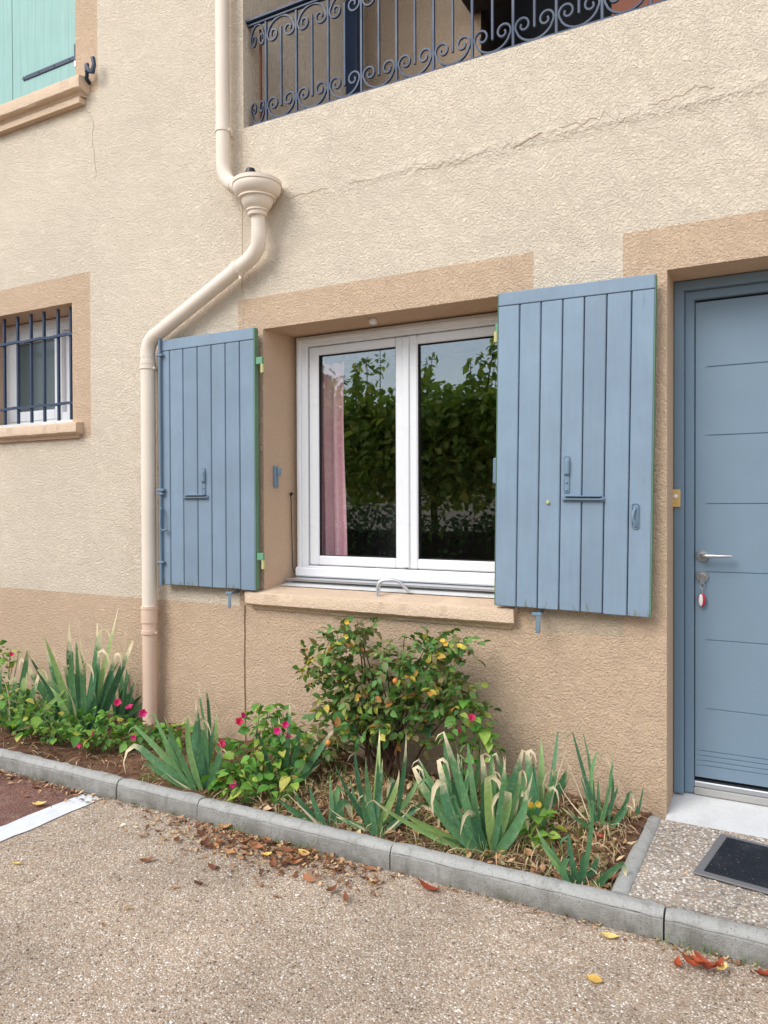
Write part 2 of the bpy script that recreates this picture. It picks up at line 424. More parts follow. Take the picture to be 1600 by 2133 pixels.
def leafmat(name, stops, src='obj', rough=.5, trans=.25, attr_tip=None, tip=None, vein=.0):
    """stops: colour ramp driven by per-object (or per-island) random"""
    t = NT(name, rough, .3)
    rnd = t.objrand() if src == 'obj' else t.island()
    if src == 'both': rnd = t.math('FRACT', t.math('ADD', t.math('MULTIPLY', t.island(), .45), t.objrand()))
    cc = t.ramp(rnd, stops)
    cc = t.mix(1.0, cc, t.mr(t.noise(55, 3, .6), .3, .7, .82, 1.15), 'MULTIPLY')
    if attr_tip:
        a = t.attr(attr_tip)[2]
        edge = t.math('ADD', a, t.math('MULTIPLY', t.math('SUBTRACT', t.noise(45, 3, .6), .5), .22))
        cc = t.mix(t.mr(edge, .02, .18), cc, tip)
    if vein:
        st = t.noise(1.0, 3, .6, vec=t.n('ShaderNodeUVMap').outputs[0], stretch=(38, 1.2, 1))
        cc = t.mix(1.0, cc, t.mr(st, .3, .7, 1-vein, 1+vein), 'MULTIPLY')
    t.col(cc)
    tl = t.n('ShaderNodeBsdfTranslucent'); t.L(t.mix(1.0, cc, (1.1, 1.25, .6, 1), 'MULTIPLY'), tl.inputs[0])
    ms = t.n('ShaderNodeMixShader'); ms.inputs[0].default_value = trans
    out = t.t.nodes['Material Output']
    t.L(t.b.outputs[0], ms.inputs[1]); t.L(tl.outputs[0], ms.inputs[2]); t.L(ms.outputs[0], out.inputs[0])
    return t.m
M['iris'] = leafmat('iris_leaf', [(0, lin(62, 104, 74)), (.3, lin(100, 144, 98)), (.55, lin(78, 124, 92)), (.8, lin(118, 158, 104)), (1, lin(152, 176, 104))], attr_tip='dry',
                    tip=lin(236, 218, 184), trans=.22, vein=.3)
M['rose'] = leafmat('rose_leaf', [(0, lin(58, 96, 52)), (.25, lin(84, 126, 64)), (.45, lin(110, 150, 72)), (.58, lin(104, 108, 70)), (.7, lin(128, 112, 74)), (.83, lin(150, 168, 74)), (.94, lin(200, 176, 80)), (.97, lin(206, 140, 70)), (1, lin(136, 96, 70))], 'both')
M['mirabilis'] = leafmat('mirabilis_leaf', [(0, lin(76, 122, 54)), (.4, lin(104, 154, 66)), (.75, lin(134, 176, 78)), (.92, lin(170, 190, 86)), (1, lin(196, 182, 92))], 'obj', trans=.3)
M['mirabilis_stuff'] = leafmat('mirabilis_inner_leaf', [(0, lin(56, 98, 44)), (.5, lin(88, 136, 58)), (.85, lin(120, 150, 66)), (1, lin(176, 156, 84))], 'isl', trans=.3)
M['tree'] = leafmat('tree_leaf', [(0, lin(104, 134, 66)), (.5, lin(142, 166, 84)), (.85, lin(174, 186, 96)), (1, lin(206, 192, 104))], 'isl', trans=.45)
M['hedge'] = leafmat('hedge_leaf', [(0, lin(48, 78, 44)), (.6, lin(76, 108, 58)), (1, lin(106, 130, 70))], 'isl', trans=.3)
M['stem'] = paint('plant_stem', lin(120, 140, 84, .8), .6, .2, vary=.2)
M['cane'] = paint('rose_cane', lin(88, 66, 52, .8), .7, .2, vary=.25)
M['bark'] = paint('tree_bark', lin(96, 80, 66, .8), .85, .1, vary=.25)
M['straw'] = leafmat('dry_straw', [(0, lin(128, 102, 74)), (.3, lin(170, 142, 104)), (.6, lin(204, 178, 138)), (.85, lin(216, 196, 160)), (1, lin(104, 80, 58))], 'isl', rough=.7, trans=.15)
M['dead'] = leafmat('dead_leaf', [(0, lin(96, 58, 42)), (.3, lin(140, 88, 60)), (.55, lin(176, 118, 82)), (.75, lin(200, 150, 106)), (.9, lin(120, 66, 44)), (1, lin(222, 184, 120))], 'obj', rough=.65, trans=.1)
M['dead_stuff'] = leafmat('leaf_crumbs', [(0, lin(82, 56, 42)), (.3, lin(128, 88, 64)), (.55, lin(170, 126, 92)), (.8, lin(208, 172, 130)), (.93, lin(222, 196, 156)), (1, lin(104, 98, 56))], 'isl', rough=.75, trans=.1)
M['yellow_leaf'] = leafmat('yellow_fallen_leaf', [(0, lin(224, 180, 92)), (1, lin(236, 206, 130))], 'obj', rough=.6, trans=.12)
M['red_leaf'] = leafmat('rust_red_leaf', [(0, lin(140, 62, 40)), (1, lin(176, 84, 50))], 'obj', rough=.6, trans=.1)
M['grass'] = leafmat('weed_grass', [(0, lin(78, 118, 48)), (.6, lin(110, 146, 66)), (1, lin(160, 160, 92))], 'isl', trans=.3)
M['magenta'] = leafmat('magenta_petal', [(0, lin(214, 30, 110)), (.6, lin(228, 44, 132)), (1, lin(206, 36, 76))], 'obj', rough=.5, trans=.3)
M['yellow_petal'] = leafmat('yellow_petal', [(0, lin(234, 204, 84)), (1, lin(236, 186, 80))], 'obj', rough=.5, trans=.25)
M['cream_petal'] = leafmat('cream_petal', [(0, lin(240, 228, 200)), (1, lin(244, 236, 220))], 'obj', rough=.5, trans=.25)
M['hip'] = paint('rose_hip_skin', lin(222, 140, 70, .9), .4, .4, vary=.12)
M['roof_tile'] = paint('clay_roof_tiles', lin(170, 112, 86, .85), .8, .1, vary=.15)
M['far_wall'] = stucco('neighbour_render', lin(222, 208, 190, .9))

# ================================================================== SETTING: ground
def sheet(name, x0, x1, y0, y1, z, mat, **kw):
    o = MB().quad((x0, y0, z), (x1, y0, z), (x1, y1, z), (x0, y1, z)).build(name, mat)
    return tag(o, kind='structure', **kw)
sheet('ground', -150, 150, -150, 150, -.035, M['gravel'])
sheet('courtyard_paving', -2.93, 12, -6.5, -.79, 0.0, M['gravel'])
sheet('parking_bay', -12, -2.93, -6.5, -.79, -.002, M['asphalt'])
# painted bay line with ragged edges, 4 mm proud
m = MB(); N = 60
ys = np.linspace(-.815, -4.2, N)
xl = -2.985 + rng.normal(0, .004, N) - .008*np.sin(ys*3); xr = -2.852 + rng.normal(0, .004, N)
for i in range(N-1):
    m.quad((xl[i], ys[i], .004), (xr[i], ys[i], .004), (xr[i+1], ys[i+1], .004), (xl[i+1], ys[i+1], .004))
tag(m.build('bay_line', M['roadpaint']), kind='structure')

# kerb: concrete edging blocks, rounded top, a joint between each
kerb = tag(empty('kerb', (0, -.76, 0)), kind='structure')
def kerb_profile(w):   # (offset from front, z)
    return [(0, -.06), (0, .0635), (.0045, .0655), (.005, .069), (.0025, .0705), (.009, .081), (.018, .0875), (.030, .0905), (w-.026, .0905), (w-.012, .087), (w-.004, .079), (w, .066), (w, -.06)]
def kerbstone(x0, x1, seed):
    rr = np.random.default_rng(seed); prof = kerb_profile(.072); n = max(4, int((x1-x0)/.04)); m = MB()
    xs = np.linspace(x0, x1, n+1); dy, dz = rr.normal(0, .0018), rr.normal(0, .002)
    vs_, fs_ = [], []; k = len(prof)
    for i, x in enumerate(xs):
        sh = .004 if i in (0, n) else 0
        for j, (o_, z) in enumerate(prof):
            wob = rr.normal(0, .0012) if 1 < j < k-1 else 0
            top = z > .06
            vs_.append((x, -.80+o_+dy+(sh if j < 6 else (-sh if j > 7 else 0))+wob, z+dz-(sh*.8 if top else 0)+wob))
    for i in range(n):
        for j in range(k-1):
            a = i*k+j; fs_.append((a, a+1, a+k+1, a+k))
    fs_ += [tuple(range(k)), tuple(n*k+j for j in range(k-1, -1, -1))]
    m.add(vs_, fs_)
    o = m.build('kerbstone', M['kerbstone'], kerb, smooth=True); o.location = (0, .76, 0)
for i, (a, b) in enumerate(((-6.6, -5.72), (-5.72, -4.76), (-4.76, -3.8), (-3.8, -2.79), (-2.79, -2.295), (-2.295, -1.345), (-1.345, -.372), (-.372, .6), (.6, 1.56), (1.56, 2.5))):
    kerbstone(a+.003, b-.003, 40+i)
# short return kerb beside the porch
m = MB(); prof = kerb_profile(.068); k = len(prof); ysn = np.linspace(-.722, -.03, 18); vs_, fs_ = [], []
for i, y in enumerate(ysn):
    for (o_, z) in prof: vs_.append((-.556+o_+rng.normal(0, .0006), y, z+.004-(.006 if i in (0, 17) else 0)))
for i in range(17):
    for j in range(k-1):
        a = i*k+j; fs_.append((a, a+1, a+k+1, a+k))
fs_ += [tuple(range(k)), tuple(17*k+j for j in range(k-1, -1, -1))]
o = m.add(vs_, fs_).build('kerbstone', M['kerbstone'], kerb, smooth=True); o.location = (0, .76, 0)

# planting bed: lumpy soil between kerb and wall
def soil_z(x, y):
    return .052 + .035*(y+.73)/.73 + .012*sin(x*5.1+y*7) + .010*sin(x*11.7-y*9.3) + .006*sin(x*31+y*27)
nx, ny = 190, 24
vs_, fs_ = [], []
for i in range(nx+1):
    for j in range(ny+1):
        x = -6.6 + (6.6-.54)*i/nx; y = -.745 + .77*j/ny
        vs_.append((x, y, soil_z(x, y)+random.gauss(0, .0035)))
for i in range(nx):
    for j in range(ny):
        a = i*(ny+1)+j; fs_.append((a, a+ny+1, a+ny+2, a+1))
o = MB().add(vs_, fs_).build('flower_bed', M['soil'], smooth=True); tag(o, kind='structure')

# porch: washed-aggregate slab and the pale concrete step under the door
m = MB().box(-.492, 2.5, -.729, -.045, -.06, .086); o = m.build('porch', M['porch']); tag(o, kind='structure')
m = MB(); m.add([(-.479, -.043, .084), (2.5, -.043, .084), (2.5, .27, .124), (-.479, .27, .124), (-.479, -.043, -.05), (2.5, -.043, -.05), (2.5, .27, -.05), (-.479, .27, -.05)],
                [(0, 1, 2, 3), (0, 4, 5, 1), (3, 2, 6, 7), (0, 3, 7, 4), (1, 5, 6, 2)])
tag(m.build('door_step', M['slab']), kind='structure')

# loose pebbles set in the washed surfaces (uncountable)
def pebbles(name, n, x0, x1, y0, y1, z, s0, s1, mat, keep=lambda x, y: True):
    bm = bmesh.new(); bmesh.ops.create_icosphere(bm, subdivisions=1, radius=1); bm.verts.index_update()
    bv = np.array([v.co[:] for v in bm.verts]); bf = np.array([[v.index for v in f.verts] for f in bm.faces]); bm.free()
    V, Fc = [], []; c = 0
    while c < n:
        x, y = rng.uniform(x0, x1), rng.uniform(y0, y1)
        if not keep(x, y): continue
        s = s0+(s1-s0)*rng.random()**2.2
        v = bv*np.array([s*rng.uniform(.8, 1.5), s*rng.uniform(.6, 1), s*rng.uniform(.35, .6)])
        a = rng.uniform(0, pi); ca, sa = cos(a), sin(a)
        v = np.stack([v[:, 0]*ca-v[:, 1]*sa, v[:, 0]*sa+v[:, 1]*ca, v[:, 2]], 1)*rng.uniform(.85, 1.12, (len(v), 1))
        V.append(v+np.array([x, y, z+s*rng.uniform(-.15, .12)])); Fc.append(bf+len(bv)*c); c += 1
    me = bpy.data.meshes.new(name); me.from_pydata(np.concatenate(V).tolist(), [], np.concatenate(Fc).tolist()); me.update()
    me.polygons.foreach_set('use_smooth', [True]*len(me.polygons))
    return tag(link(name, me, mat), kind='stuff')
def in_view(x, y):   # the part of the courtyard in front of the camera
    return y < -.81 and x > -2.845 and y > -2.45 + .0*x and x < .25 and (y > -1.2 - .62*(x*-1+.05))
o = pebbles('gravel', 34000, -2.85, .25, -2.4, -.81, 0, .0019, .0056, M['pebble'], in_view)
tag(o, 'fine beige and white pebbles of the washed gravel paving', 'gravel')
o = pebbles('gravel', 3200, -.485, .4, -.725, -.05, .086, .003, .0088, M['pebble2'])
tag(o, 'coarser pale pebbles of the porch paving around the doormat', 'gravel')

# ================================================================== HOUSE
house = tag(empty('house', (-2, 0, 0)), 'cream and tan rendered house front with window, door and railed balcony', 'house')
HP = lambda o: (setattr(o, 'location', (2, 0, 0)), o)[1]      # parts are written in world coordinates
def hpart(mb, name, mat, smooth=False, parent=None, label=None):
    o = mb.build(name, mat, parent or house, smooth)
    if parent is None: HP(o)
    if label: o['label'] = label
    return o
X0, X1, Z0, Z1 = -6.8, 2.6, -.1, 6.4
OPEN = dict(win=(-2.535, -1.19, .905, 2.314), door=(-.479, .55, .0, 2.324), small=(-4.98, -4.036, 1.89, 2.649),
            upper=(-5.27, -3.985, 3.99, 5.5), loggia=(-2.66, 1.3, 3.415, 5.7))
REG = [('plinth', 'tan', (X0, X1, Z0, .815)),
       ('window_surround', 'tan', (-2.705, -1.04, .815, 2.487)),
       ('door_surround', 'tan', (-.655, .73, .815, 2.5)),
       ('window_surround', 'tan', (-5.15, -3.871, 1.79, 2.82)),
       ('window_surround', 'tan', (-5.44, -3.79, 3.915, 5.66)),
       ('render_patch', 'pale_tan', (-1.04, -.655, .805, .93))]
xs = sorted({X0, X1, *[v for o_ in OPEN.values() for v in o_[:2]], *[v for r in REG for v in r[2][:2]]})
zs = sorted({Z0, Z1, *[v for o_ in OPEN.values() for v in o_[2:]], *[v for r in REG for v in r[2][2:]]})
parts = [MB() for _ in range(len(REG)+1)]
for i in range(len(xs)-1):
    for j in range(len(zs)-1):
        cx, cz = (xs[i]+xs[i+1])/2, (zs[j]+zs[j+1])/2
        if any(a < cx < b and c < cz < d for a, b, c, d in OPEN.values()): continue
        w = 0
        for k_, (_, _, (a, b, c, d)) in enumerate(REG):
            if a < cx < b and c < cz < d: w = k_+1
        parts[w].quad((xs[i], 0, zs[j]), (xs[i+1], 0, zs[j]), (xs[i+1], 0, zs[j+1]), (xs[i], 0, zs[j+1]))
hpart(parts[0], 'wall', M['cream'])
for k_, (nm, mt, _) in enumerate(REG): hpart(parts[k_+1], nm, M[mt])
# rear and sides of the house body, so that no sky shines through
m = MB(); 
m.quad((X0, 0, Z0), (X0, 5, Z0), (X0, 5, Z1), (X0, 0, Z1)); m.quad((X1, 0, Z0), (X1, 0, Z1), (X1, 5, Z1), (X1, 5, Z0))
m.quad((X0, 5, Z0), (X1, 5, Z0), (X1, 5, Z1), (X0, 5, Z1)); hpart(m, 'wall', M['cream'])
m = MB().add([(X0-.3, -.45, Z1), (X1+.3, -.45, Z1), (X1+.3, 5.4, Z1), (X0-.3, 5.4, Z1), (X0-.3, 2.5, Z1+1.1), (X1+.3, 2.5, Z1+1.1)],
             [(0, 1, 2, 3), (0, 4, 5, 1), (3, 2, 5, 4), (0, 3, 4), (1, 5, 2)]); hpart(m, 'roof', M['roof_tile'])

def reveal(name, key, depth, mat, splay=0, bottom=False):
    a, b, c, d = OPEN[key]; s_ = splay
    m = MB()
    m.quad((a, 0, c), (a+s_, depth, c), (a+s_, depth, d), (a, 0, d)); m.quad((b, 0, c), (b, 0, d), (b-s_, depth, d), (b-s_, depth, c))
    m.quad((a, 0, d), (b, 0, d), (b-s_, depth, d-.006), (a+s_, depth, d-.006))
    if bottom: m.quad((a, 0, c), (b, 0, c), (b-s_, depth, c), (a+s_, depth, c))
    return hpart(m, name, mat)
reveal('window_reveal', 'win', .36, M['tan_smooth'], .035)
reveal('door_reveal', 'door', .30, M['tan_smooth'])
reveal('window_reveal', 'small', .30, M['tan_smooth'], .0, True)
reveal('window_reveal', 'upper', .12, M['tan_smooth'], 0, True)

# ---- sills (rendered, slightly worn edges)
def sill(x0, x1, yf, ztop_f, zbot, yb, ztop_b, lip, under):
    """front face yf..; 'under' = set-back of the lower moulding"""
    n = max(6, int((x1-x0)/.03)); prof = [(yb, zbot-.02), (yf+under+.012, zbot-.02), (yf+under, zbot), (yf+.012, zbot+.003), (yf, zbot+.014), (yf, ztop_f-.008), (yf+.006, ztop_f), (yb, ztop_b)]
    vs_, fs_ = [], []; k = len(prof); xs_ = np.linspace(x0, x1, n+1)
    for i, x in enumerate(xs_):
        e = 1 if i in (0, n) else 0
        for j, (y, z) in enumerate(prof):
            jit = rng.normal(0, .0009) if 1 <= j <= 6 else 0
            jit2 = rng.normal(0, .0009) if 1 <= j <= 6 else 0
            vs_.append((x+rng.normal(0, .001)+(.03 if (i == 0 and j in (1, 2)) else -.03 if (i == n and j in (1, 2)) else 0), y+jit+e*.006*(j in (3, 4, 5, 6)), z+jit2))
    for i in range(n):
        for j in range(k-1):
            a = i*k+j; fs_.append((a, a+1, a+k+1, a+k))
    fs_ += [tuple(range(k)), tuple(n*k+j for j in range(k-1, -1, -1))]
    return MB().add(vs_, fs_)
M['sill'] = stucco('sill_render', lin(224, 197, 170, .93), amp=.0045, dirt=False)
hpart(sill(-2.632, -1.12, -.052, .902, .826, .21, .938, 0, .03), 'window_sill', M['sill'], True)
hpart(sill(-5.1, -3.942, -.062, 1.886, 1.812, .12, 1.905, 0, .03), 'window_sill', M['sill'], True)
hpart(sill(-5.4, -3.862, -.085, 3.995, 3.908, .10, 4.03, 0, .035), 'window_sill', M['sill'], True)
hpart(MB().box(-5.36, -3.90, -.045, .0-.001, 3.85, 3.886), 'sill_moulding', M['sill'])
# whitish cement wash on the back of the main sill + aluminium flashing
hpart(MB().add([(-2.50, .095, .9275), (-1.20, .095, .9275), (-1.20, .25, .955), (-2.50, .25, .955)], [(0, 1, 2, 3)]), 'sill_topping', M['slab'])
hpart(MB().cbox(-2.492, -1.2, .135, .25, .952, .966, .003), 'sill_flashing', M['alu'])

# ---- main window
YF = .23
def frame_rect(x0, x1, z0, z1, w, y0, y1, c=.004, wb=None, wt=None):
    wb = wb or w; wt = wt or w; m = MB()
    m.cbox(x0, x0+w, y0, y1, z0, z1, c); m.cbox(x1-w, x1, y0, y1, z0, z1, c)
    m.cbox(x0+w-.001, x1-w+.001, y0+.0005, y1, z0, z0+wb, c); m.cbox(x0+w-.001, x1-w+.001, y0+.0005, y1, z1-wt, z1, c); return m
win = hpart(frame_rect(-2.485, -1.17, .968, 2.304, .075, YF, YF+.09, .006, .062, .058), 'window', M['pvc'], label='white double casement window frame')
# stepped outer lip and weather bar
hpart(frame_rect(-2.468, -1.18, 1.0, 2.288, .022, YF-.012, YF+.01, .004), 'outer_lip', M['pvc'], parent=win)
hpart(MB().cbox(-2.478, -1.18, YF-.03, YF+.005, .970, 1.022, .008), 'weather_bar', M['pvc'], parent=win)
XM = -1.80
hpart(frame_rect(-2.405, XM, 1.034, 2.243, .062, YF+.012, YF+.046, .006, .052, .048), 'sash', M['pvc'], parent=win)
hpart(frame_rect(XM+.001, -1.2, 1.034, 2.243, .066, YF+.012, YF+.046, .006, .052, .048), 'sash', M['pvc'], parent=win)
hpart(MB().cbox(XM-.016, XM+.022, YF+.002, YF+.014, 1.040, 2.238, .004), 'meeting_bead', M['pvc'], parent=win)
for a, b in ((-2.343, XM-.062), (XM+.067, -1.266)):
    g = hpart(frame_rect(a-.001, b+.001, 1.086, 2.195, .004, YF+.020, YF+.04, .001), 'gasket', M['gasket'], parent=win)
    hpart(MB().box(a, b, YF+.034, YF+.036, 1.086, 2.195), 'pane', M['glass'], parent=win)
# dark blind box at the head, seen behind the glass
hpart(MB().box(-2.44, -1.19, YF+.10, YF+.2, 2.165, 2.30), 'blind_box', M['wood_dark'], parent=win)
# room behind
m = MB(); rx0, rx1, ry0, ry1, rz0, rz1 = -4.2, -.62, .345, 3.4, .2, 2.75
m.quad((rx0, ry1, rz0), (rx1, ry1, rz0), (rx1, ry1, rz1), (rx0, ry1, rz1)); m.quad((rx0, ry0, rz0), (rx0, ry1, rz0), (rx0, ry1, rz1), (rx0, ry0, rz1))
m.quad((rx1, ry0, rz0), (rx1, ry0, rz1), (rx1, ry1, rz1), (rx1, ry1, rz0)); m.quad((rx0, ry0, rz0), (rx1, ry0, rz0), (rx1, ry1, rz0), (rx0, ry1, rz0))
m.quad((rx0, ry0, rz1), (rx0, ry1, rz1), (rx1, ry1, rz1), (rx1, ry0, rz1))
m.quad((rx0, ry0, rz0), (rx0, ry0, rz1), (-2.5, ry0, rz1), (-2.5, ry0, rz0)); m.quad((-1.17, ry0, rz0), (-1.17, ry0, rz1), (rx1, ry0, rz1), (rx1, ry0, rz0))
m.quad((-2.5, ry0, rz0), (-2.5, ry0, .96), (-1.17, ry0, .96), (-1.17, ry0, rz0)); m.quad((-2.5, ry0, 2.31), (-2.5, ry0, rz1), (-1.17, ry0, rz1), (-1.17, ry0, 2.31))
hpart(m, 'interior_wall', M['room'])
# bullet-shaped fitting on the soffit
o = MB().lathe([(.017, 0), (.021, -.006), (.020, -.022), (.010, -.030)], 16, (-1.905, .085, 2.311)).build('soffit_plug', M['white_paint'], house, True); HP(o)

# ---- small barred window
w2 = hpart(frame_rect(-4.975, -4.04, 1.915, 2.64, .085, .20, .27, .005), 'window', M['pvc'], label='small white window behind an iron grille')
hpart(frame_rect(-4.925, -4.385, 1.955, 2.575, .07, .195, .262, .005), 'sash', M['pvc'], parent=w2)
hpart(MB().box(-4.86, -4.45, .222, .226, 2.02, 2.51), 'pane', M['frost'], parent=w2)
hpart(MB().box(-4.40, -4.1, .23, .26, 2.0, 2.56), 'infill_panel', M['pvc'], parent=w2)
hpart(MB().box(-4.97, -4.04, .27, .29, 1.9, 2.65), 'backing', M['room_dark'], parent=w2)
hpart(MB().cbox(-4.975, -4.04, .02, .20, 1.893, 1.915, .002), 'inner_sill', M['slab'], parent=w2)

# ---- loggia behind the railing
a, b, c, d = OPEN['loggia']
hpart(MB().box(a, b, .0005, .18, c-.5, c-.002), 'balcony_parapet', M['cream'])
m = MB(); m.quad((a, 0, c), (a, 1.32, c-.45), (a, 1.32, d), (a, 0, d)); m.quad((a, 0, c), (a, 0, c-.45), (a, 1.32, c-.45), (a, .5, c)); hpart(m, 'balcony_wall', M['cream'])
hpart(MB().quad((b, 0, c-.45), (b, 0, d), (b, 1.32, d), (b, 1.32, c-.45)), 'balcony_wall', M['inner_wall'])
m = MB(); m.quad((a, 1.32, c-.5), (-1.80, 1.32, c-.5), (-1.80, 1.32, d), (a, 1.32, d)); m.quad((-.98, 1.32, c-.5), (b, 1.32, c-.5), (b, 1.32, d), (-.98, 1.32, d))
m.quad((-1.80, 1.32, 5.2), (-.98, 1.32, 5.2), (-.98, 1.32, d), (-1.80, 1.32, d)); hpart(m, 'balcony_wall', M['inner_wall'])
hpart(MB().quad((a, 0, c-.45), (b, 0, c-.45), (b, 1.4, c-.45), (a, 1.4, c-.45)), 'balcony_floor', M['slab'])
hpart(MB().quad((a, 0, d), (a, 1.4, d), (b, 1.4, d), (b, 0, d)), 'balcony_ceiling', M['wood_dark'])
for k_ in range(7):
    hpart(MB().cbox(-2.5+k_*.55, -2.38+k_*.55, .05, 1.3, d-.16, d-.002, .006), 'ceiling_beam', M['wood_dark'])
hpart(MB().cbox(-2.655, -2.575, 1.06, 1.14, c-.45, d-.01, .006), 'balcony_post', M['navy'], label='blue square post in the balcony corner')
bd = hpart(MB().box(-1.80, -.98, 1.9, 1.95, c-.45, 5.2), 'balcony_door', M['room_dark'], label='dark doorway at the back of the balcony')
m = MB(); m.quad((-1.8, 1.32, c-.45), (-1.8, 1.9, c-.45), (-1.8, 1.9, 5.2), (-1.8, 1.32, 5.2)); m.quad((-.98, 1.32, c-.45), (-.98, 1.32, 5.2), (-.98, 1.9, 5.2), (-.98, 1.9, c-.45))
m.quad((-1.8, 1.32, 5.2), (-1.8, 1.9, 5.2), (-.98, 1.9, 5.2), (-.98, 1.32, 5.2)); hpart(m, 'doorway_lining', M['wood_dark'])
hpart(MB().cbox(-1.86, -.6, 1.1, 1.30, 4.50, 4.62, .006), 'timber_lintel', M['wood_dark'])
hpart(MB().cbox(-.97, -.45, 1.26, 1.31, c-.44, 5.1, .004), 'balcony_shutter', M['terracotta'], label='terracotta panel beside the balcony doorway')

# ---- expansion joint between the two house fronts and the cracks
def jag(pts, amp, n):
    out = []
    for (x0, z0), (x1, z1) in zip(pts, pts[1:]):
        for i in range(n):
            f = i/n; out.append((x0+(x1-x0)*f+random.gauss(0, amp), -.0012, z0+(z1-z0)*f+random.gauss(0, amp)))
    out.append((pts[-1][0], -.0012, pts[-1][1])); return out
M['crack'] = paint('crack_brown', lin(172, 150, 124, .85), .95, .05)  # flat brown of the open crack line
M['joint_brown'] = paint('joint_dirt', lin(140, 112, 86, .75), .95, .05)
M['crack2'] = paint('joint_filler', lin(204, 184, 160, .88), .95, .05)
hpart(MB().strip(jag([(-2.676, 3.40), (-2.672, 2.9), (-2.676, 2.5), (-2.672, 2.31)], .0012, 8), .006, .003), 'expansion_joint', M['crack2'])
hpart(MB().strip(jag([(-2.668, .82), (-2.672, .5), (-2.668, .06)], .0012, 10), .007, .003), 'expansion_joint', M['joint_brown'])
hpart(MB().strip(jag([(-2.40, 2.978), (-2.25, 2.983), (-2.12, 2.981)], .005, 7), .0020, .0024), 'crack', M['crack2'])
hpart(MB().strip(jag([(-2.0, 2.985), (-1.86, 2.976)], .005, 7), .0014, .0024), 'crack', M['crack2'])
hpart(MB().strip(jag([(-1.62, 2.968), (-1.45, 2.960), (-1.34, 2.966)], .005, 6), .0014, .0024), 'crack', M['crack2'])
hpart(MB().strip(jag([(-1.13, 2.962), (-1.07, 2.982), (-1.03, 2.999), (-1.0, 3.004)], .005, 5), .0032, .0024), 'crack', M['crack'])
hpart(MB().strip(jag([(-.93, 3.004), (-.80, 3.0), (-.72, 3.018)], .007, 6), .0018, .0024), 'crack', M['crack2'])
hpart(MB().strip(jag([(-.55, 3.01), (-.40, 3.03), (-.3, 3.02)], .007, 6), .0016, .0024), 'crack', M['crack2'])
hpart(MB().strip(jag([(-3.92, 3.86), (-3.85, 3.78), (-3.83, 3.6), (-3.815, 3.45), (-3.82, 3.38)], .006, 7), .0018, .0024), 'crack', M['crack2'])

# ---- door
df = MB()
dl, dr, dt, db = -.478, .548, 2.318, .123
for (w0, w1, y0) in ((.0, .040, .175), (.040, .078, .205)):
    df.cbox(dl+w0, dl+w1+.001, y0, .30, db, dt-w0, .004); df.cbox(dr-w1-.001, dr-w0, y0, .30, db, dt-w0, .004)
    df.cbox(dl+w0+.001, dr-w0-.001, y0+.0006, .30, dt-w1-.001, dt-w0, .004)
hpart(df, 'door_frame', M['door_frame'])
hpart(MB().cbox(dl+.08, dr-.08, .205, .262, .120, .150, .003), 'door_threshold', M['kerb'])
hpart(MB().cbox(dl+.078, dr-.078, .212, .29, .151, .176, .004), 'door_threshold', M['alu'])
hpart(MB().box(dl+.078, dr-.078, .262, .29, .176, dt-.07), 'door_gasket', M['gasket'])
lx0, lx1, lz0, lz1 = -.396, .466, .192, 2.230
YD = .226
grooves = [(z, -.343, .413) for z in (1.952, 1.660, 1.368, 1.077, .785, .489)] + [(z, -.362, .43) for z in (.306, .285, .264, .243)]
m = MB()
zs_ = sorted({lz0, lz1, *[g[0]-.0032 for g in grooves], *[g[0] for g in grooves], *[g[0]+.0032 for g in grooves]})
xs_ = sorted({lx0, lx1, *[g[1] for g in grooves], *[g[2] for g in grooves]})
gid = lambda i, j: i*len(zs_)+j
vv = []
for x in xs_:
    for z in zs_:
        dep = any(abs(z-g[0]) < 1e-6 and g[1]-1e-6 <= x <= g[2]+1e-6 for g in grooves)
        vv.append((x, YD+(.005 if dep else 0), z))
ff = [(gid(i, j), gid(i+1, j), gid(i+1, j+1), gid(i, j+1)) for i in range(len(xs_)-1) for j in range(len(zs_)-1)]
m.add(vv, ff)
m.quad((lx0, YD, lz0), (lx0, YD, lz1), (lx0, .262, lz1), (lx0, .262, lz0)); m.quad((lx1, YD, lz0), (lx1, .262, lz0), (lx1, .262, lz1), (lx1, YD, lz1))
m.quad((lx0, YD, lz0), (lx0, .262, lz0), (lx1, .262, lz0), (lx1, YD, lz0)); m.quad((lx0, YD, lz1), (lx1, YD, lz1), (lx1, .262, lz1), (lx0, .262, lz1))
door = hpart(m, 'door', M['door'], label='blue grey panelled front door with horizontal grooves')
HX = -.3665
hpart(MB().lathe([(.026, 0), (.026, .006), (.0245, .009), (.012, .0095), (.0115, .04)], 28, (HX, YD, 1.147), 'y'), 'handle_rose', M['steel'], True, door)
hpart(MB().tube([(HX, YD-.036, 1.147), (HX+.008, YD-.045, 1.147), (HX+.03, YD-.05, 1.1475), (HX+.07, YD-.05, 1.1485), (HX+.112, YD-.048, 1.150), (HX+.118, YD-.046, 1.150)],
                [.0115, .0115, .0095, .0078, .0085, .006], 14), 'handle_lever', M['steel'], True, door)
hpart(MB().lathe([(.026, 0), (.026, .006), (.0245, .009), (.010, .0095), (.0098, .011)], 28, (HX, YD, 1.0575), 'y'), 'lock_rose', M['steel'], True, door)
mk = MB().lathe([(.0085, 0), (.0085, .016), (.0075, .018)], 16, (HX, YD-.008, 1.062), 'y'); mk.cbox(HX-.0045, HX+.0045, YD-.02, YD-.009, 1.036, 1.060, .001)
hpart(mk, 'lock_cylinder', M['steel'], True, door)

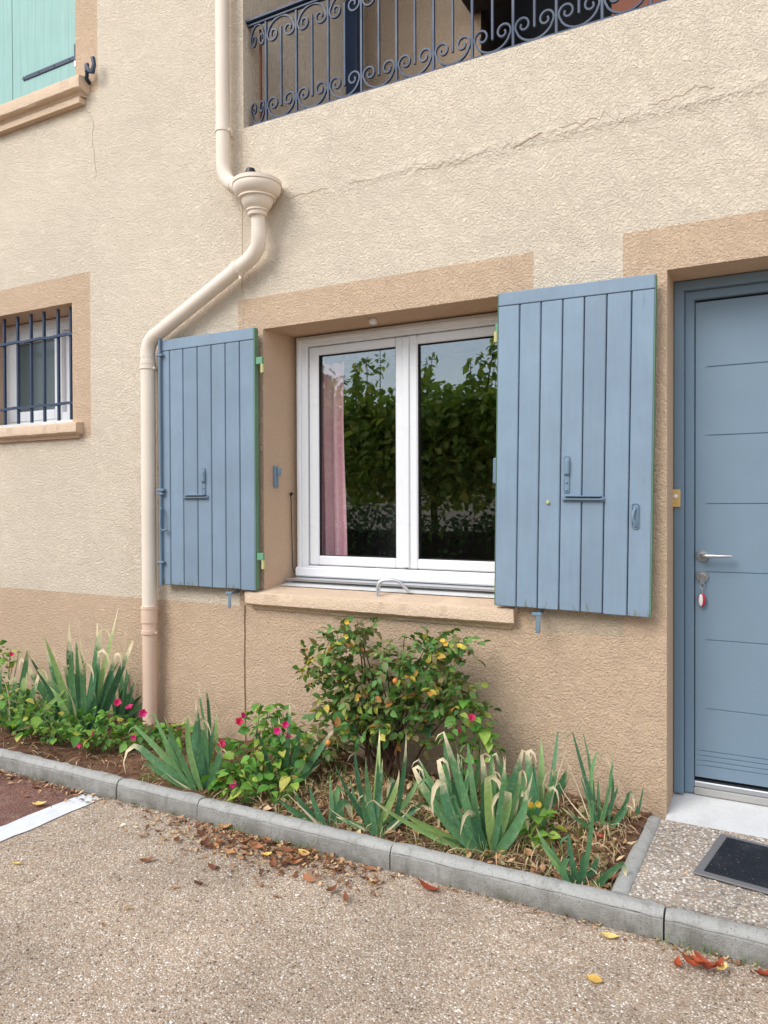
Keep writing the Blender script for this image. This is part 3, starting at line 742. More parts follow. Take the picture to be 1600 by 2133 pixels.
# ---- hinge pins, stays and catches fixed to the wall
def hinge(x, z, nm):
    o = hpart(MB().cbox(x-.025, x+.018, -.060, -.045, z-.0, z+.038, .002), 'hinge_strap', M['hinge_green'])
    q = MB().lathe([(.0105, 0), (.0105, .046)], 14, (x+.014, -.052, z-.046))
    hpart(q, 'hinge_pin', M['brass'], True)
hinge(-2.515, 2.115, 'a'); hinge(-2.515, 1.075, 'b')
for z in (2.14, 1.02):
    q = MB().lathe([(.0105, 0), (.0105, .046)], 14, (-1.196, -.052, z-.046)); hpart(q, 'hinge_pin', M['brass'], True)
    hpart(MB().cbox(-1.205, -1.16, -.040, -.03, z, z+.04, .002), 'hinge_strap', M['hinge_green'])
def stay(x, z, tilt):
    q = MB().tube([(x-.008, .0, z), (x-.008, -.05, z), (x, -.085, z+.002)], .007, 10); q.cbox(x-.03, x+.014, -.093, -.083, z-.007, z+.007, .002)
    Mx = Matrix.Translation((x, -.088, z)) @ Matrix.Rotation(tilt, 4, 'Y')
    q.cbox(-.0095, .0095, -.003, .003, -.082, .002, .0025, Mx); hpart(q, 'shutter_stay', M['blue_metal'], True)
stay(-2.70, .893, R(3)); stay(-.992, .893, R(2))
# latch keeper on the window reveal and the cord with its hook
hpart(MB().cbox(-2.527, -2.51, .07, .10, 1.465, 1.58, .003).cbox(-2.512, -2.488, .082, .096, 1.53, 1.57, .003), 'latch_keeper', M['blue_metal'])
hpart(MB().tube([(-2.51, .205, 1.432), (-2.503, .205, 1.40), (-2.503, .21, 1.2), (-2.502, .215, 1.02), (-2.5, .222, .992), (-2.48, .232, .985)], .0022, 6).lathe([(.007, 0), (.009, .004), (.006, .012)], 10, (-2.503, .21, 1.428), 'y')
      .tube([(-2.503, .198, 1.43), (-2.49, .19, 1.437), (-2.478, .195, 1.43)], .0025, 6), 'blind_cord', M['gasket'], True)
# grab-shaped iron catch standing on the sill
hpart(MB().tube([(-1.845, .02, .912), (-1.845, .022, .962), (-1.838, .024, .982), (-1.82, .03, .992), (-1.775, .05, .994), (-1.745, .06, .985), (-1.722, .07, .957), (-1.700, .08, .935)], [.011, .0115, .011, .0095, .009, .009, .009, .008], 10, flat=.7), 'sill_catch', M['alu'], True)
# shutter stop beside the upper sill
hpart(MB().tube([(-3.86, .0, 3.975), (-3.845, -.035, 3.985), (-3.82, -.05, 4.03)], .012, 8).cbox(-3.835, -3.805, -.062, -.045, 4.01, 4.06, .004)
      .tube([(-3.82, -.055, 4.045), (-3.79, -.06, 4.0), (-3.765, -.06, 3.99), (-3.75, -.06, 4.03), (-3.76, -.06, 4.075)], [.011, .012, .016, .013, .014], 8), 'shutter_stop', M['navy_dark'], True)

# ---- things on / at the door
bell = empty('doorbell', (-.468, .175, 1.355)); tag(bell, 'small gold doorbell button mounted on the left door frame', 'doorbell')
MB().cbox(-.019, .019, -.016, -.0005, 0, .076, .003).build('bell_case', M['gold'], bell)
MB().cbox(-.018, .018, -.0185, -.0155, .001, .016, .001).build('bell_plate', M['gold'], bell)
MB().lathe([(.0095, 0), (.0095, .003), (.007, .005)], 18, (0, -.0155, .046), 'y').build('bell_button', M['white_paint'], bell, True)
key = empty('key', (HX, YD-.02, 1.04)); tag(key, 'key left in the door lock with a white and red fob hanging', 'key')
MB().cbox(-.009, .009, -.004, -.001, -.012, .016, .001).build('key_bow', M['steel'], key)
ring = [(.009*sin(2*pi*i/20), -.003, -.021+.012*cos(2*pi*i/20)) for i in range(21)]
MB().tube(ring, .0013, 6, cap=False).build('key_ring', M['steel'], key, True)
MB().tube([(0, -.003, -.032), (.0005, -.003, -.054)], .0016, 6).build('chain', M['steel'], key, True)
bm = bmesh.new(); bmesh.ops.create_uvsphere(bm, u_segments=20, v_segments=12, radius=1)
for v in bm.verts: v.co = (v.co.x*.016*(1+.15*v.co.z), v.co.y*.0075, v.co.z*.029-.083)
me = bpy.data.meshes.new('fob'); bm.to_mesh(me); bm.free(); me.polygons.foreach_set('use_smooth', [True]*len(me.polygons))
link('fob', me, M['red'], key)
bm = bmesh.new(); bmesh.ops.create_uvsphere(bm, u_segments=20, v_segments=12, radius=1)
for v in bm.verts: v.co = (v.co.x*.0105-.004, v.co.y*.0085-.0012, v.co.z*.0265-.083)
me = bpy.data.meshes.new('fob_face'); bm.to_mesh(me); bm.free(); me.polygons.foreach_set('use_smooth', [True]*len(me.polygons))
link('fob_face', me, M['white_paint'], key)
mt = empty('doormat', (-.324, -.49, .0915), (0, 0, R(-8.5))); tag(mt, 'black rubber doormat with grey border lying before the door', 'doormat')
MB().cbox(0, .62, 0, .385, 0, .007, .003).build('border', M['mat_edge'], mt)
MB().cbox(.03, .59, .03, .355, .006, .0115, .002).build('pile', M['mat'], mt)

# curtain behind the left pane
cu = MB(); n = 46; pts = []
for i in range(n+1):
    f = i/n; x = -2.48+.255*f; pts.append((x, .352+.019*sin(f*24)+.008*sin(f*9+1)+.005*sin(f*47)))
vs_, fs_ = [], []
for r_ in range(13):
    z = .62+1.60*r_/12
    for i, (x, y) in enumerate(pts):
        q = 1-.12*abs(sin(r_*.35))
        vs_.append((x+.010*sin(r_*.5)*(i/n), .352+(y-.352)*q, z))
for r_ in range(12):
    for i in range(n):
        a = r_*(n+1)+i; fs_.append((a, a+1, a+n+2, a+n+1))
o = cu.add(vs_, fs_).build('curtain', M['curtain'], smooth=True)
tag(o, 'mauve pink curtain hanging in folds behind the left window pane', 'curtain')
tv = empty('television', (-2.3, .62, .2)); tag(tv, 'dark flat television panel dimly seen behind the left window pane', 'television')
MB().cbox(-.40, .36, -.02, .03, .50, 1.16, .006).build('screen', M['black'], tv)
MB().cbox(-.42, .38, -.01, .05, .48, 1.18, .006).build('bezel', M['room_dark'], tv)
MB().box(-.3, .3, -.1, .2, 0, .47).build('stand', M['room_dark'], tv)

# ================================================================== SHUTTERS
def shutter(name, label, loc, roty, width, height, joints, top, mat, backmat, th=.033, gap=.0045, cham=.0035, edges=None, seed=1):
    sh = empty(name, loc, (0, roty, 0)); tag(sh, label, 'shutter')
    rr = random.Random(seed); xs_ = [0]+list(joints)+[width]
    for i in range(len(xs_)-1):
        a = xs_[i]+(gap/2 if i else 0); b = xs_[i+1]-(gap/2 if i < len(xs_)-2 else 0)
        lo = rr.uniform(-.002, .002)
        MB().cbox(a, b, -th, -.003, lo, height-top-.0015, cham).build('plank', mat, sh)
    if top: MB().cbox(0, width, -th-.0015, -.003, height-top, height, .003).build('top_rail', mat, sh)
    MB().box(.004, width-.004, -.004, 0, .006, height-.006).build('backing', backmat, sh)
    for (x, w) in (edges or []):
        MB().cbox(min(x, x+w), max(x, x+w), -th+.001, -.001, .001, height-.001, .001).build('painted_edge', M['green_paint'], sh)
    return sh
def latch(sh, x, z):
    """thumb latch: domed plate with a lever"""
    o = MB().cbox(x-.0125, x+.0125, -.0045, 0, z-.095, z+.06, .004).build('latch_plate', M['blue_metal'], sh); o.location.y = -.0335
    MB().cbox(x-.0115, x+.0125, -.05, -.036, z-.02, z+.048, .006).build('latch_lever', M['blue_metal'], sh)
    for dz in (-.05, -.082): MB().lathe([(.006, 0), (.005, .004), (.002, .006)], 12, (x, -.038, z+dz), 'y').build('rivet', M['blue_metal'], sh, True)
def crossbar(sh, x0, x1, z, h=.018):
    MB().cbox(x0, x1, -.040, -.0335, z-h, z+.002, .002).build('bar_bracket', M['blue_metal'], sh)
    MB().cbox(x0+.012, x1-.012, -.058, -.0335, z+.003, z+.0075, .001).build('bar', M['blue_metal'], sh)
    MB().cbox(x0+.006, x1-.004, -.050, -.0395, z-.012, z-.003, .002).build('bar', M['blue_metal'], sh)

S1 = shutter('shutter', 'large blue grey plank shutter folded back between window and front door', (-1.2, -.032, .917), R(.85), .664, 1.39, (.098, .194, .289, .381, .474, .574), .058, M['blue'], M['joint_dark'], edges=[(-.0035, .003), (.6645, .0035)], seed=3)
latch(S1, .318, .60); crossbar(S1, .30, .478, .486)
MB().lathe([(.0085, 0), (.0085, .006), (.005, .011)], 14, (.237, -.033, .463), 'y').build('knob', M['brass'], S1, True)
o = MB().cbox(.589, .617, -.0385, -.0335, .36, .462, .006).build('handle_plate', M['blue_metal'], S1)
MB().tube([(.603, -.04, .445), (.597, -.048, .43), (.594, -.05, .405), (.601, -.045, .385), (.606, -.040, .37)], [.005, .006, .006, .007, .005], 8).build('handle_lever', M['blue_metal'], S1, True)
MB().cbox(-.022, .001, -.022, -.012, .545, .66, .004).build('pull_plate', M['blue_metal'], S1)

S2 = shutter('shutter', 'blue grey plank shutter with green edge folded back beside the downpipe', (-3.232, -.032, .913), 0, .684, 1.398, (.082, .182, .287, .388, .487, .586), .062, M['blue'], M['joint_dark'], edges=[(.6845, .0050)], seed=5)
latch(S2, .335, .60); crossbar(S2, .19, .368, .506)
MB().tube([(.02, -.046, -.004), (.02, -.046, 1.41)], .0085, 10).build('espagnolette_rod', M['blue_metal'], S2, True)
for z in (.13, .52, 1.31): MB().cbox(-.002, .045, -.057, -.0335, z-.006, z+.007, .003).build('rod_guide', M['blue_metal'], S2)
MB().cbox(-.004, .052, -.058, -.0335, .535, .55, .003).build('rod_guide', M['blue_metal'], S2)
MB().tube([(.03, -.05, .44), (.038, -.066, .43), (.04, -.07, .36), (.04, -.07, .33), (.048, -.066, .312), (.075, -.05, .318)], [.007, .007, .0065, .0075, .0075, .006], 8).build('handle_lever', M['blue_metal'], S2, True)

js = [.078*i for i in range(1, 8)]
S3 = shutter('shutter', 'closed mint green shutter leaf with dark strap hinge, right of the pair', (-4.622, .055, 4.03), 0, .626, 1.45, js, 0, M['mint'], M['mint'], gap=.0004, cham=.0007, seed=7)
MB().cbox(.13, .615, -.040, -.0335, .140, .170, .003).build('strap_hinge', M['navy_dark'], S3)
MB().lathe([(.016, 0), (.016, .006)], 4, (.118, -.0335, .155), 'y').build('strap_tip', M['navy_dark'], S3)
MB().lathe([(.011, 0), (.011, .1)], 12, (.628, -.045, .125)).build('hinge_barrel', M['navy_dark'], S3, True)
MB().lathe([(.012, 0), (.012, .035)], 12, (.628, -.045, .085)).build('hinge_pin', M['alu'], S3, True)
for x in (.27, .42, .565): MB().lathe([(.006, 0), (.004, .004)], 10, (x, -.04, .155), 'y').build('bolt', M['navy_dark'], S3, True)
S4 = shutter('shutter', 'closed mint green shutter leaf cut by the left edge of the picture', (-5.258, .055, 4.03), 0, .63, 1.45, js, 0, M['mint'], M['mint'], gap=.0004, cham=.0007, seed=8)

# ================================================================== IRON GRILLE
gr = empty('window_grille', (-4.4, .05, 1.893)); tag(gr, 'navy iron bar grille in front of the small left window', 'grille')
gx = [x+4.4 for x in (-4.91, -4.774, -4.633, -4.496, -4.366, -4.228, -4.109)]
for x in gx: MB().cbox(x-.0085, x+.0085, -.0085, .0085, .004, .748, .002).build('upright', M['navy'], gr)
for z in (.571, .131):
    pts = [(x, -.012, z+.004*sin(i*2.1)) for i, x in enumerate(np.linspace(-.57, .355, 12))]
    MB().strip(pts, .016, .018).build('crossbar', M['navy'], gr)

# ================================================================== BALCONY RAILING
rail = empty('balcony_railing', (-2.535, .04, 3.415)); tag(rail, 'blue wrought iron balcony railing with scrolls above the window', 'railing')
P_ = .1985; NC = 18
MB().cbox(-.115, NC*P_+.05, -.012, .012, .012, .026, .002).build('bottom_rail', M['navy'], rail)
MB().cbox(-.125, NC*P_+.05, -.022, .022, .578, .594, .003).build('handrail', M['navy'], rail)
MB().cbox(-.12, NC*P_+.05, -.010, .010, .560, .572, .002).build('top_rail', M['navy'], rail)
# C scroll lying open side up, curled ends
def scroll_path(w, h):
    pts = []; cx, rr_ = w/2-.040, .037
    def curl(sx):
        out = []
        for i in range(20):
            f = i/19; a = -.15*pi + f*2.35*pi; r_ = rr_*(1-.68*f)
            out.append((sx*(cx - .004*f + r_*cos(a)*1.0), 0, h-rr_ + r_*sin(a)*1.05 - .004*f))
        return out
    rgt = curl(1); lft = curl(-1)
    base = []
    for i in range(13):
        f = i/12; a = pi + f*pi
        base.append(((w/2-.008)*cos(a)*1.0, 0, (h-.042)*(1+sin(a)*1.0)))
    return lft[::-1]+base[1:-1]+rgt
sc_me = MB().strip(scroll_path(P_-.012, .118), .0085, .012).mesh('scroll', True); sc_me.materials.append(M['navy'])
bar_me = MB().cbox(-.0065, .0065, -.0065, .0065, .026, .561, .0015).mesh('baluster'); bar_me.materials.append(M['navy'])
mid_me = MB().cbox(-.006, .006, -.006, .006, .083, .505, .0015).mesh('baluster'); mid_me.materials.append(M['navy'])
for i in range(NC+1):
    o = link('baluster', bar_me, None, rail); o.location.x = i*P_
for i in range(NC):
    o = link('baluster', mid_me, None, rail); o.location.x = (i+.5)*P_
    o = link('scroll', sc_me, None, rail); o.location = ((i+.5)*P_, 0, .028)
    o = link('scroll', sc_me, None, rail); o.location = ((i+.5)*P_, 0, .559); o.rotation_euler = (0, pi, 0)
for z, ry in ((.028, 0), (.559, pi)):   # half scrolls squeezed against the jamb
    o = link('scroll', sc_me, None, rail); o.location = (-.055, 0, z); o.rotation_euler = (0, ry, 0); o.scale = (.5, 1, 1)
o = MB().tube([(-.06, .03, .03), (-.062, .03, .55)], .007, 8).build('rusty_rod', M['rust'], rail, True)
o = MB().tube([(.5, .5, -.4), (.49, .52, .25)], .01, 8).build('drain_rod', M['rust'], house, True); o.location = Vector((-2.535, .04, 3.415))+Vector((2, 0, 0))

# ================================================================== DOWNPIPE
dp = empty('downpipe', (-3.312, -.07, .06)); tag(dp, 'cream drainpipe with hopper head running down the house front', 'drainpipe')
def dpp(mb, nm, mat): 
    o = mb.build(nm, mat, dp, True); o.location = (3.312, .07, -.06); return o
def bez(p0, p1, p2, n=10): 
    p0, p1, p2 = Vector(p0), Vector(p1), Vector(p2)
    return [p0*(1-f)**2+p1*2*f*(1-f)+p2*f*f for f in [i/n for i in range(n+1)]]
r0 = .0375; Yp = -.07
dpp(MB().tube([(-2.745, Yp, 6.3), (-2.745, Yp, 3.245)], r0, 24), 'pipe', M['pipe'])
dpp(MB().tube([(-2.745, Yp, 3.245)]+bez((-2.745, Yp, 3.22), (-2.742, Yp, 3.115), (-2.655, Yp-.01, 3.075), 10)+[(-2.58, Yp-.015, 3.045)], r0+.001, 24), 'pipe_elbow', M['pipe'])
dpp(MB().tube([(-2.672, Yp-.008, 3.083), (-2.662, Yp-.009, 3.078)], r0+.003, 24), 'pipe_collar', M['pipe'])
# hopper head, flattened against the wall
hop = MB().lathe([(.128, 0), (.128, -.018), (.121, -.020), (.124, -.024), (.124, -.036), (.118, -.054), (.104, -.069), (.088, -.078), (.097, -.080), (.097, -.088), (.083, -.090), (.080, -.104), (.074, -.120), (.062, -.134), (.050, -.142), (.057, -.145), (.057, -.152), (.048, -.155), (.051, -.160), (.048, -.174), (.03, -.176)], 40, (-2.488, -.105, 3.048))
hop.v = [(x, min(y, -.003), z) for x, y, z in hop.v]
dpp(hop, 'hopper', M['pipe'])
dpp(MB().lathe([(.11, .001), (.11, -.0), (.0, .002)], 30, (-2.488, -.115, 3.053)), 'hopper_lid', M['pipe'])
dpp(MB().lathe([(.026, 0), (.027, .022), (.022, .034), (.006, .038)], 16, (-2.475, -.175, 3.055)), 'overflow_cap', M['black'])
p1 = [(-2.488, -.1, 2.875), (-2.488, -.095, 2.79)]; el = bez((-2.488, -.093, 2.775), (-2.49, -.08, 2.70), (-2.60, Yp, 2.655), 12)
dpp(MB().tube(p1, r0-.001, 24), 'pipe', M['pipe'])
dpp(MB().tube([(-2.488, -.094, 2.80)]+el+[(-2.63, Yp, 2.642)], r0+.002, 24), 'pipe_elbow', M['pipe'])
A, B = Vector((-2.62, Yp, 2.648)), Vector((-3.245, Yp, 2.345))
dv = (B-A).normalized()
dpp(MB().tube([A, B], r0+.002, 24), 'pipe', M['pipe'])
dpp(MB().tube([A+dv*.015, A+dv*.05], r0+.006, 24).tube([A+dv*.022, A+dv*.034], r0+.010, 24).tube([A+dv*.028+Vector((.02, -.01, -.045)), A+dv*.028+Vector((.024, -.012, -.066))], .008, 8), 'pipe_clamp', M['pipe'])
dpp(MB().tube([B-dv*.02]+bez(B, B+dv*.075, (-3.312, Yp, 2.235), 10)+[(-3.312, Yp, 2.21)], r0+.004, 24), 'pipe_elbow', M['pipe'])
dpp(MB().tube([(-3.312, Yp, 2.22), (-3.313, Yp, .775)], r0+.004, 24), 'pipe', M['pipe'])
dpp(MB().tube([(-3.313, Yp, .776), (-3.314, Yp, .05)], r0+.004, 24), 'pipe', M['pipe_tan'])
for z, mt_ in ((3.394, 'pipe'), (2.165, 'pipe')):
    x = -2.745 if z > 3 else -3.312; rr_ = r0 if z > 3 else r0+.004
    dpp(MB().tube([(x, Yp, z-.012), (x, Yp, z+.012)], rr_+.005, 24).tube([(x+rr_, Yp, z-.009), (x+rr_+.016, Yp, z-.009)], .008, 8).box(x-.01, x+.01, -.06, 0, z-.008, z+.008), 'pipe_clamp', M[mt_])
dpp(MB().tube([(-3.312, Yp, 2.18), (-3.312, Yp, 2.20)], r0+.008, 24), 'pipe_collar', M['pipe'])
dpp(MB().tube([(-3.313, Yp, .77), (-3.313, Yp, .785)], r0+.012, 24).tube([(-3.313, Yp, .69), (-3.313, Yp, .772)], r0+.009, 24), 'pipe_collar', M['pipe_tan'])
dpp(MB().tube([(-3.313, Yp, .625), (-3.313, Yp, .645)], r0+.011, 24).tube([(-3.313+r0, Yp, .63), (-3.313+r0+.018, Yp, .63)], .008, 8), 'pipe_clamp', M['pipe_tan'])

# ================================================================== PLANTS
RIGHT = Vector((cos(R(27)), sin(R(27)), 0)); BACK = Vector((-sin(R(27)), cos(R(27)), 0)); UP = Vector((0, 0, 1))

def blade_mesh(pts, width, dry0, fold=.25, twist=0, base_w=.5, rr=random):
    """sword leaf along pts; dry0 = fraction of the length where it turns to straw (1 = never)"""
    pts = [Vector(p) for p in pts]; m = len(pts)
    ln = [0]
    for i in range(1, m): ln.append(ln[-1]+(pts[i]-pts[i-1]).length)
    vs_, fs_, dry, uv = [], [], [], []
    for i, p in enumerate(pts):
        t_ = ln[i]/ln[-1]
        tg = (pts[min(i+1, m-1)]-pts[max(i-1, 0)]).normalized()
        side = tg.cross(BACK)
        if side.length < .05: side = RIGHT
        side.normalize(); nrm = side.cross(tg)
        a = twist*t_; side2 = side*cos(a)+nrm*sin(a); nrm2 = side2.cross(tg)
        w = width*min(1, base_w+t_*2.2)*max(.02, (1-t_**3.2))*.5
        if t_ > dry0: w *= max(.35, 1-1.1*(t_-dry0))
        for k, (s_, d_) in enumerate(((-1, fold), (0, 0), (1, fold))):
            vs_.append(p+side2*s_*w+nrm2*d_*w*-1); dry.append(max(0, t_-dry0)); uv.append((.5+.5*s_, t_))
    for i in range(m-1):
        for k in range(2):
            a = i*3+k; fs_.append((a, a+1, a+4, a+3))
    me = bpy.data.meshes.new('leaf'); me.from_pydata([tuple(v) for v in vs_], [], fs_)
    at = me.attributes.new('dry', 'FLOAT', 'POINT'); at.data.foreach_set('value', dry)
    ul = me.uv_layers.new(name='UVMap'); 
    for lp in me.loops: ul.data[lp.index].uv = uv[lp.vertex_index]
    me.polygons.foreach_set('use_smooth', [True]*len(me.polygons)); me.update(); return me

def iris(label, xy, leaves, width=.036, seed=0, z=None, extra=None):
    """leaves: (right_cm, up_cm, bow_cm, tip) tip: 0 green, 1 dry point, 2 snapped-over dry end, 3 all dry"""
    rr = random.Random(seed); x, y = xy; z = soil_z(x, y)-.01 if z is None else z
    e = empty('iris_plant', (x, y, z)); tag(e, label, 'iris', 'iris clumps in the flower bed')
    more = []
    for k_ in range(int(len(leaves)*.75)):
        q = rr.choice(leaves); sc_ = rr.uniform(.45, .95)
        more.append((q[0]*sc_+rr.gauss(0, 4), max(4, q[1]*sc_), q[2]*sc_+rr.gauss(0, 2), rr.choice((0, 0, 1, 1, 2, 3))))
    for (du, dv_, bow, tip) in leaves+more:
        du, dv_, bow = du*1.1, dv_*1.2, bow*1.1
        b0 = RIGHT*(rr.gauss(0, .018)+du*.0012)+BACK*rr.gauss(0, .018)
        dep = rr.gauss(0, .16)*dv_*.01
        t1 = b0+RIGHT*du*.01+UP*dv_*.01+BACK*dep
        ctrl = b0+(RIGHT*du*.01*.42+UP*dv_*.01*.62+BACK*dep*.3)+RIGHT*bow*.01
        pts = [b0*(1-f)**2+ctrl*2*f*(1-f)+t1*f*f for f in [i/8 for i in range(9)]]
        dry = {0: .90, 1: .74, 2: .60, 3: .05}[tip]+rr.uniform(-.09, .05)
        if tip == 2:   # end folded over and hanging
            s_ = (1 if rr.random() < .5 else -1)*rr.uniform(.4, 1)
            d = .045+.05*rr.random(); k_ = pts[-1]
            pts += [k_+RIGHT*s_*d*.35+UP*d*.12, k_+RIGHT*s_*d*.75-UP*d*.15, k_+RIGHT*s_*d*.95-UP*d*.7, k_+RIGHT*s_*d*(.8+.3*rr.random())-UP*d*1.3]
        elif tip == 3 or rr.random() < .3:
            k_ = pts[-1]; s_ = .02 if du > 0 else -.02; pts += [k_+RIGHT*s_-UP*.012, k_+RIGHT*s_*1.6-UP*.035]
        me = blade_mesh(pts, width*rr.uniform(.6, 1.12)*(.5 if tip == 3 else 1), dry, fold=rr.uniform(.15, .4), twist=rr.uniform(-.7, .7), rr=rr)
        me.materials.append(M['iris']); o = link('leaf', me, None, e)
        if tip == 3: o['label'] = 'dry straw coloured leaf'
    return e

iris('tall iris clump with straw tips against the wall at the far left', (-3.62, -.30), [(12, 62, 4, 1), (-14, 52, -3, 0), (-3, 50, 0, 1), (-9, 56, -4, 1), (5, 50, 3, 2), (-20, 40, -4, 2), (10, 42, 5, 2), (-30, 36, -6, 2), (17, 40, 6, 2), (2, 44, 2, 2), (-24, 44, -5, 0), (14, 34, 5, 0), (-12, 40, -2, 0), (-36, 30, -8, 1), (4, 36, 2, 0), (8, 55, 6, 1), (-5, 34, 0, 2), (-40, 22, -6, 3), (20, 46, 4, 2), (-1, 42, -4, 0), (-16, 34, 2, 2)], .05, 11)
iris('iris clump with drooping leaves cut by the left picture edge', (-3.98, -.48), [(-8, 34, -3, 1), (4, 30, 3, 2), (14, 26, 5, 2), (20, 18, 8, 0), (-14, 26, -5, 2), (8, 38, 2, 1), (22, 8, 9, 3), (0, 24, 0, 2), (16, 12, 7, 2), (26, 20, 8, 0)], .042, 12)
iris('small iris clump between the tall clump and the drainpipe', (-3.58, -.06), [(4, 27, 2, 2), (-4, 28, -1, 2), (9, 22, 4, 1), (13, 17, 5, 0), (1, 30, 1, 1), (-10, 20, -3, 3), (16, 12, 6, 2), (6, 16, 3, 0), (-2, 20, 0, 0)], .036, 13)
iris('grey green iris fan leaning left at the kerb, left of pink flowers', (-2.40, -.645), [(-24, 24, -3, 0), (-17, 29, -5, 0), (-9, 33, -4, 0), (-3, 37, -3, 1), (2, 35, 1, 0), (-6, 28, -5, 0), (-24, 16, -7, 2), (-21, 10, -7, 0), (-14, 20, -6, 0), (5, 26, 2, 0), (-12, 7, -4, 3), (8, 14, 4, 0)], .034, 14)
iris('pair of thin upright iris leaves against the wall right of the drainpipe', (-2.80, -.12), [(-6, 28, -2, 1), (-1, 31, 1, 1), (-10, 14, -3, 3), (4, 12, 2, 3)], .020, 15)
iris('broad leaved iris hidden among the pink flowers', (-2.13, -.40), [(-8, 24, -3, 0), (6, 26, 3, 0), (12, 20, 5, 2), (-2, 28, 0, 1), (16, 12, 6, 0), (9, 15, 4, 2), (-14, 12, -5, 0), (3, 34, 2, 1), (17, 22, 4, 2)], .042, 16)
iris('short iris fan leaning left at the kerb below the rose bush', (-1.715, -.635), [(-17, 9, -5, 0), (-12, 13, -5, 0), (-7, 16, -3, 0), (-2, 17, -1, 0), (3, 13, 1, 0), (-16, 5, -5, 0), (-22, -2, -4, 3), (5, 8, 2, 2)], .034, 17)
iris('upright iris fan at the kerb in front of the rose bush', (-1.475, -.66), [(-13, 24, -4, 0), (-9, 17, -4, 0), (-4, 28, -3, 0), (2, 33, 1, 1), (5, 34, 3, 1), (10, 24, 6, 1), (16, 20, 9, 0), (8, 17, 4, 2), (-2, 22, -2, 0), (4, 26, 2, 0), (-16, 8, -6, 3), (-7, 26, -4, 0), (12, 12, 5, 3)], .029, 18)
iris('tangled iris leaves behind the front fans, right of the rose stem', (-1.27, -.34), [(-9, 20, -4, 0), (-3, 26, -2, 0), (5, 24, 2, 0), (-14, 12, -6, 0), (10, 18, 4, 0), (1, 20, 0, 1), (-18, 5, -6, 3), (-6, 14, -3, 0)], .028, 19)
iris('largest iris clump with curled straw tips right of the rose bush', (-1.04, -.585), [(-13, 38, -3, 1), (-5, 34, -2, 0), (1, 30, 0, 0), (4, 33, 2, 1), (-20, 25, -7, 2), (-14, 28, -6, 2), (-10, 22, -5, 2), (-34, 18, -12, 1), (-24, 12, -8, 0), (9, 27, 5, 2), (14, 24, 6, 1), (-2, 24, -1, 2), (6, 20, 3, 2), (-17, 17, -6, 0), (-8, 30, -3, 0), (12, 16, 6, 2), (2, 26, 1, 0), (-5, 14, -2, 2), (15, 31, 5, 0), (-28, 14, -9, 0), (10, 34, 3, 1), (3, 14, 1, 0), (-11, 14, -4, 0), (7, 24, 3, 0)], .041, 20)
iris('iris clump against the wall behind the largest clump', (-.93, -.27), [(-4, 24, -2, 2), (3, 26, 1, 0), (-9, 20, -3, 0), (8, 30, 2, 0), (6, 20, 3, 2), (-1, 20, 0, 0), (11, 22, 4, 1), (-12, 25, -4, 1), (1, 15, 0, 2)], .032, 21)
iris('small low iris fan at the corner of front kerb and porch', (-.665, -.655), [(-14, 19, -5, 0), (-9, 14, -5, 0), (-3, 15, -2, 0), (1, 14, 0, 0), (4, 26, 2, 0), (-6, 9, -2, 0), (-18, 3, -2, 3), (-8, 4, -6, 3), (6, 10, 3, 0)], .026, 22)
iris('slender iris with long thin blades against the wall near the porch', (-.70, -.25), [(-8, 30, -2, 0), (-3, 31, 1, 0), (2, 24, -3, 0), (5, 26, 3, 0), (4, 16, 2, 1), (-10, 24, -1, 3), (8, 12, 4, 2), (-12, 14, -5, 3), (5, 20, 1, 0)], .019, 23)
iris('single short green blade tuft at the foot of the wall corner', (-.60, -.08), [(3, 13, 1, 0), (1, 7, 0, 0), (-2, 5, -1, 0)], .012, 24)

# ---- soft leaf shapes
def leaf_shape(L, W, cup=.25, droop=.2, n=4, heart=.2):
    """low-poly pointed leaf along +X, midrib folded; returns verts, faces"""
    vs_, fs_ = [], []
    for i in range(n+1):
        t_ = i/n; w = W*.5*(sin(pi*min(1, (t_*.86+.14)))**.85)*(1+heart*(1-t_))*(1 if i < n else 0)
        if i == 0: w = W*.22
        x = L*t_; z = -droop*L*t_*t_
        vs_ += [(x, -w, z+cup*w), (x, 0, z), (x, w, z+cup*w)]
    for i in range(n):
        a = i*3; fs_ += [(a, a+1, a+4, a+3), (a+1, a+2, a+5, a+4)]
    return vs_, fs_
def simple_mesh(name, vf, mat):
    me = bpy.data.meshes.new(name); me.from_pydata([tuple(v) for v in vf[0]], [], vf[1]); me.materials.append(mat)
    me.polygons.foreach_set('use_smooth', [True]*len(me.polygons)); me.update(); return me
def compound(L, seed):
    rr = random.Random(seed); V, F_ = [], []
    def put(M4, s):
        v, f = leaf_shape(.036*s, .0245*s, .3, rr.uniform(.05, .4), 3, .05); k_ = len(V)
        V.extend([tuple(M4 @ Vector(p)) for p in v]); F_.extend([tuple(i+k_ for i in q) for q in f])
    for i, (t_, a) in enumerate(((.42, 62), (.42, -62), (.74, 55), (.74, -55), (1, 0))):
        s = rr.uniform(.8, 1.15)*(1.15 if i == 4 else 1)
        if i < 4 and rr.random() < .12: continue
        put(Matrix.Translation((L*t_, 0, -.12*L*t_*t_)) @ Euler((rr.gauss(0, .35), rr.gauss(.15, .25), R(a)+rr.gauss(0, .2))).to_matrix().to_4x4(), s)
    k_ = len(V); V.extend([(0, -.0012, 0), (0, .0012, 0), (L, .0008, -.12*L), (L, -.0008, -.12*L)]); F_.append((k_, k_+1, k_+2, k_+3))
    return V, F_
rose_leaf = [simple_mesh('leaf', compound(.065+.004*i, 60+i), M['rose']) for i in range(8)]
mira_leaf = [simple_mesh('leaf', leaf_shape(.05+.006*i, .034+.003*i, .22, .1+.09*i, 4, .35), M['mirabilis']) for i in range(5)]
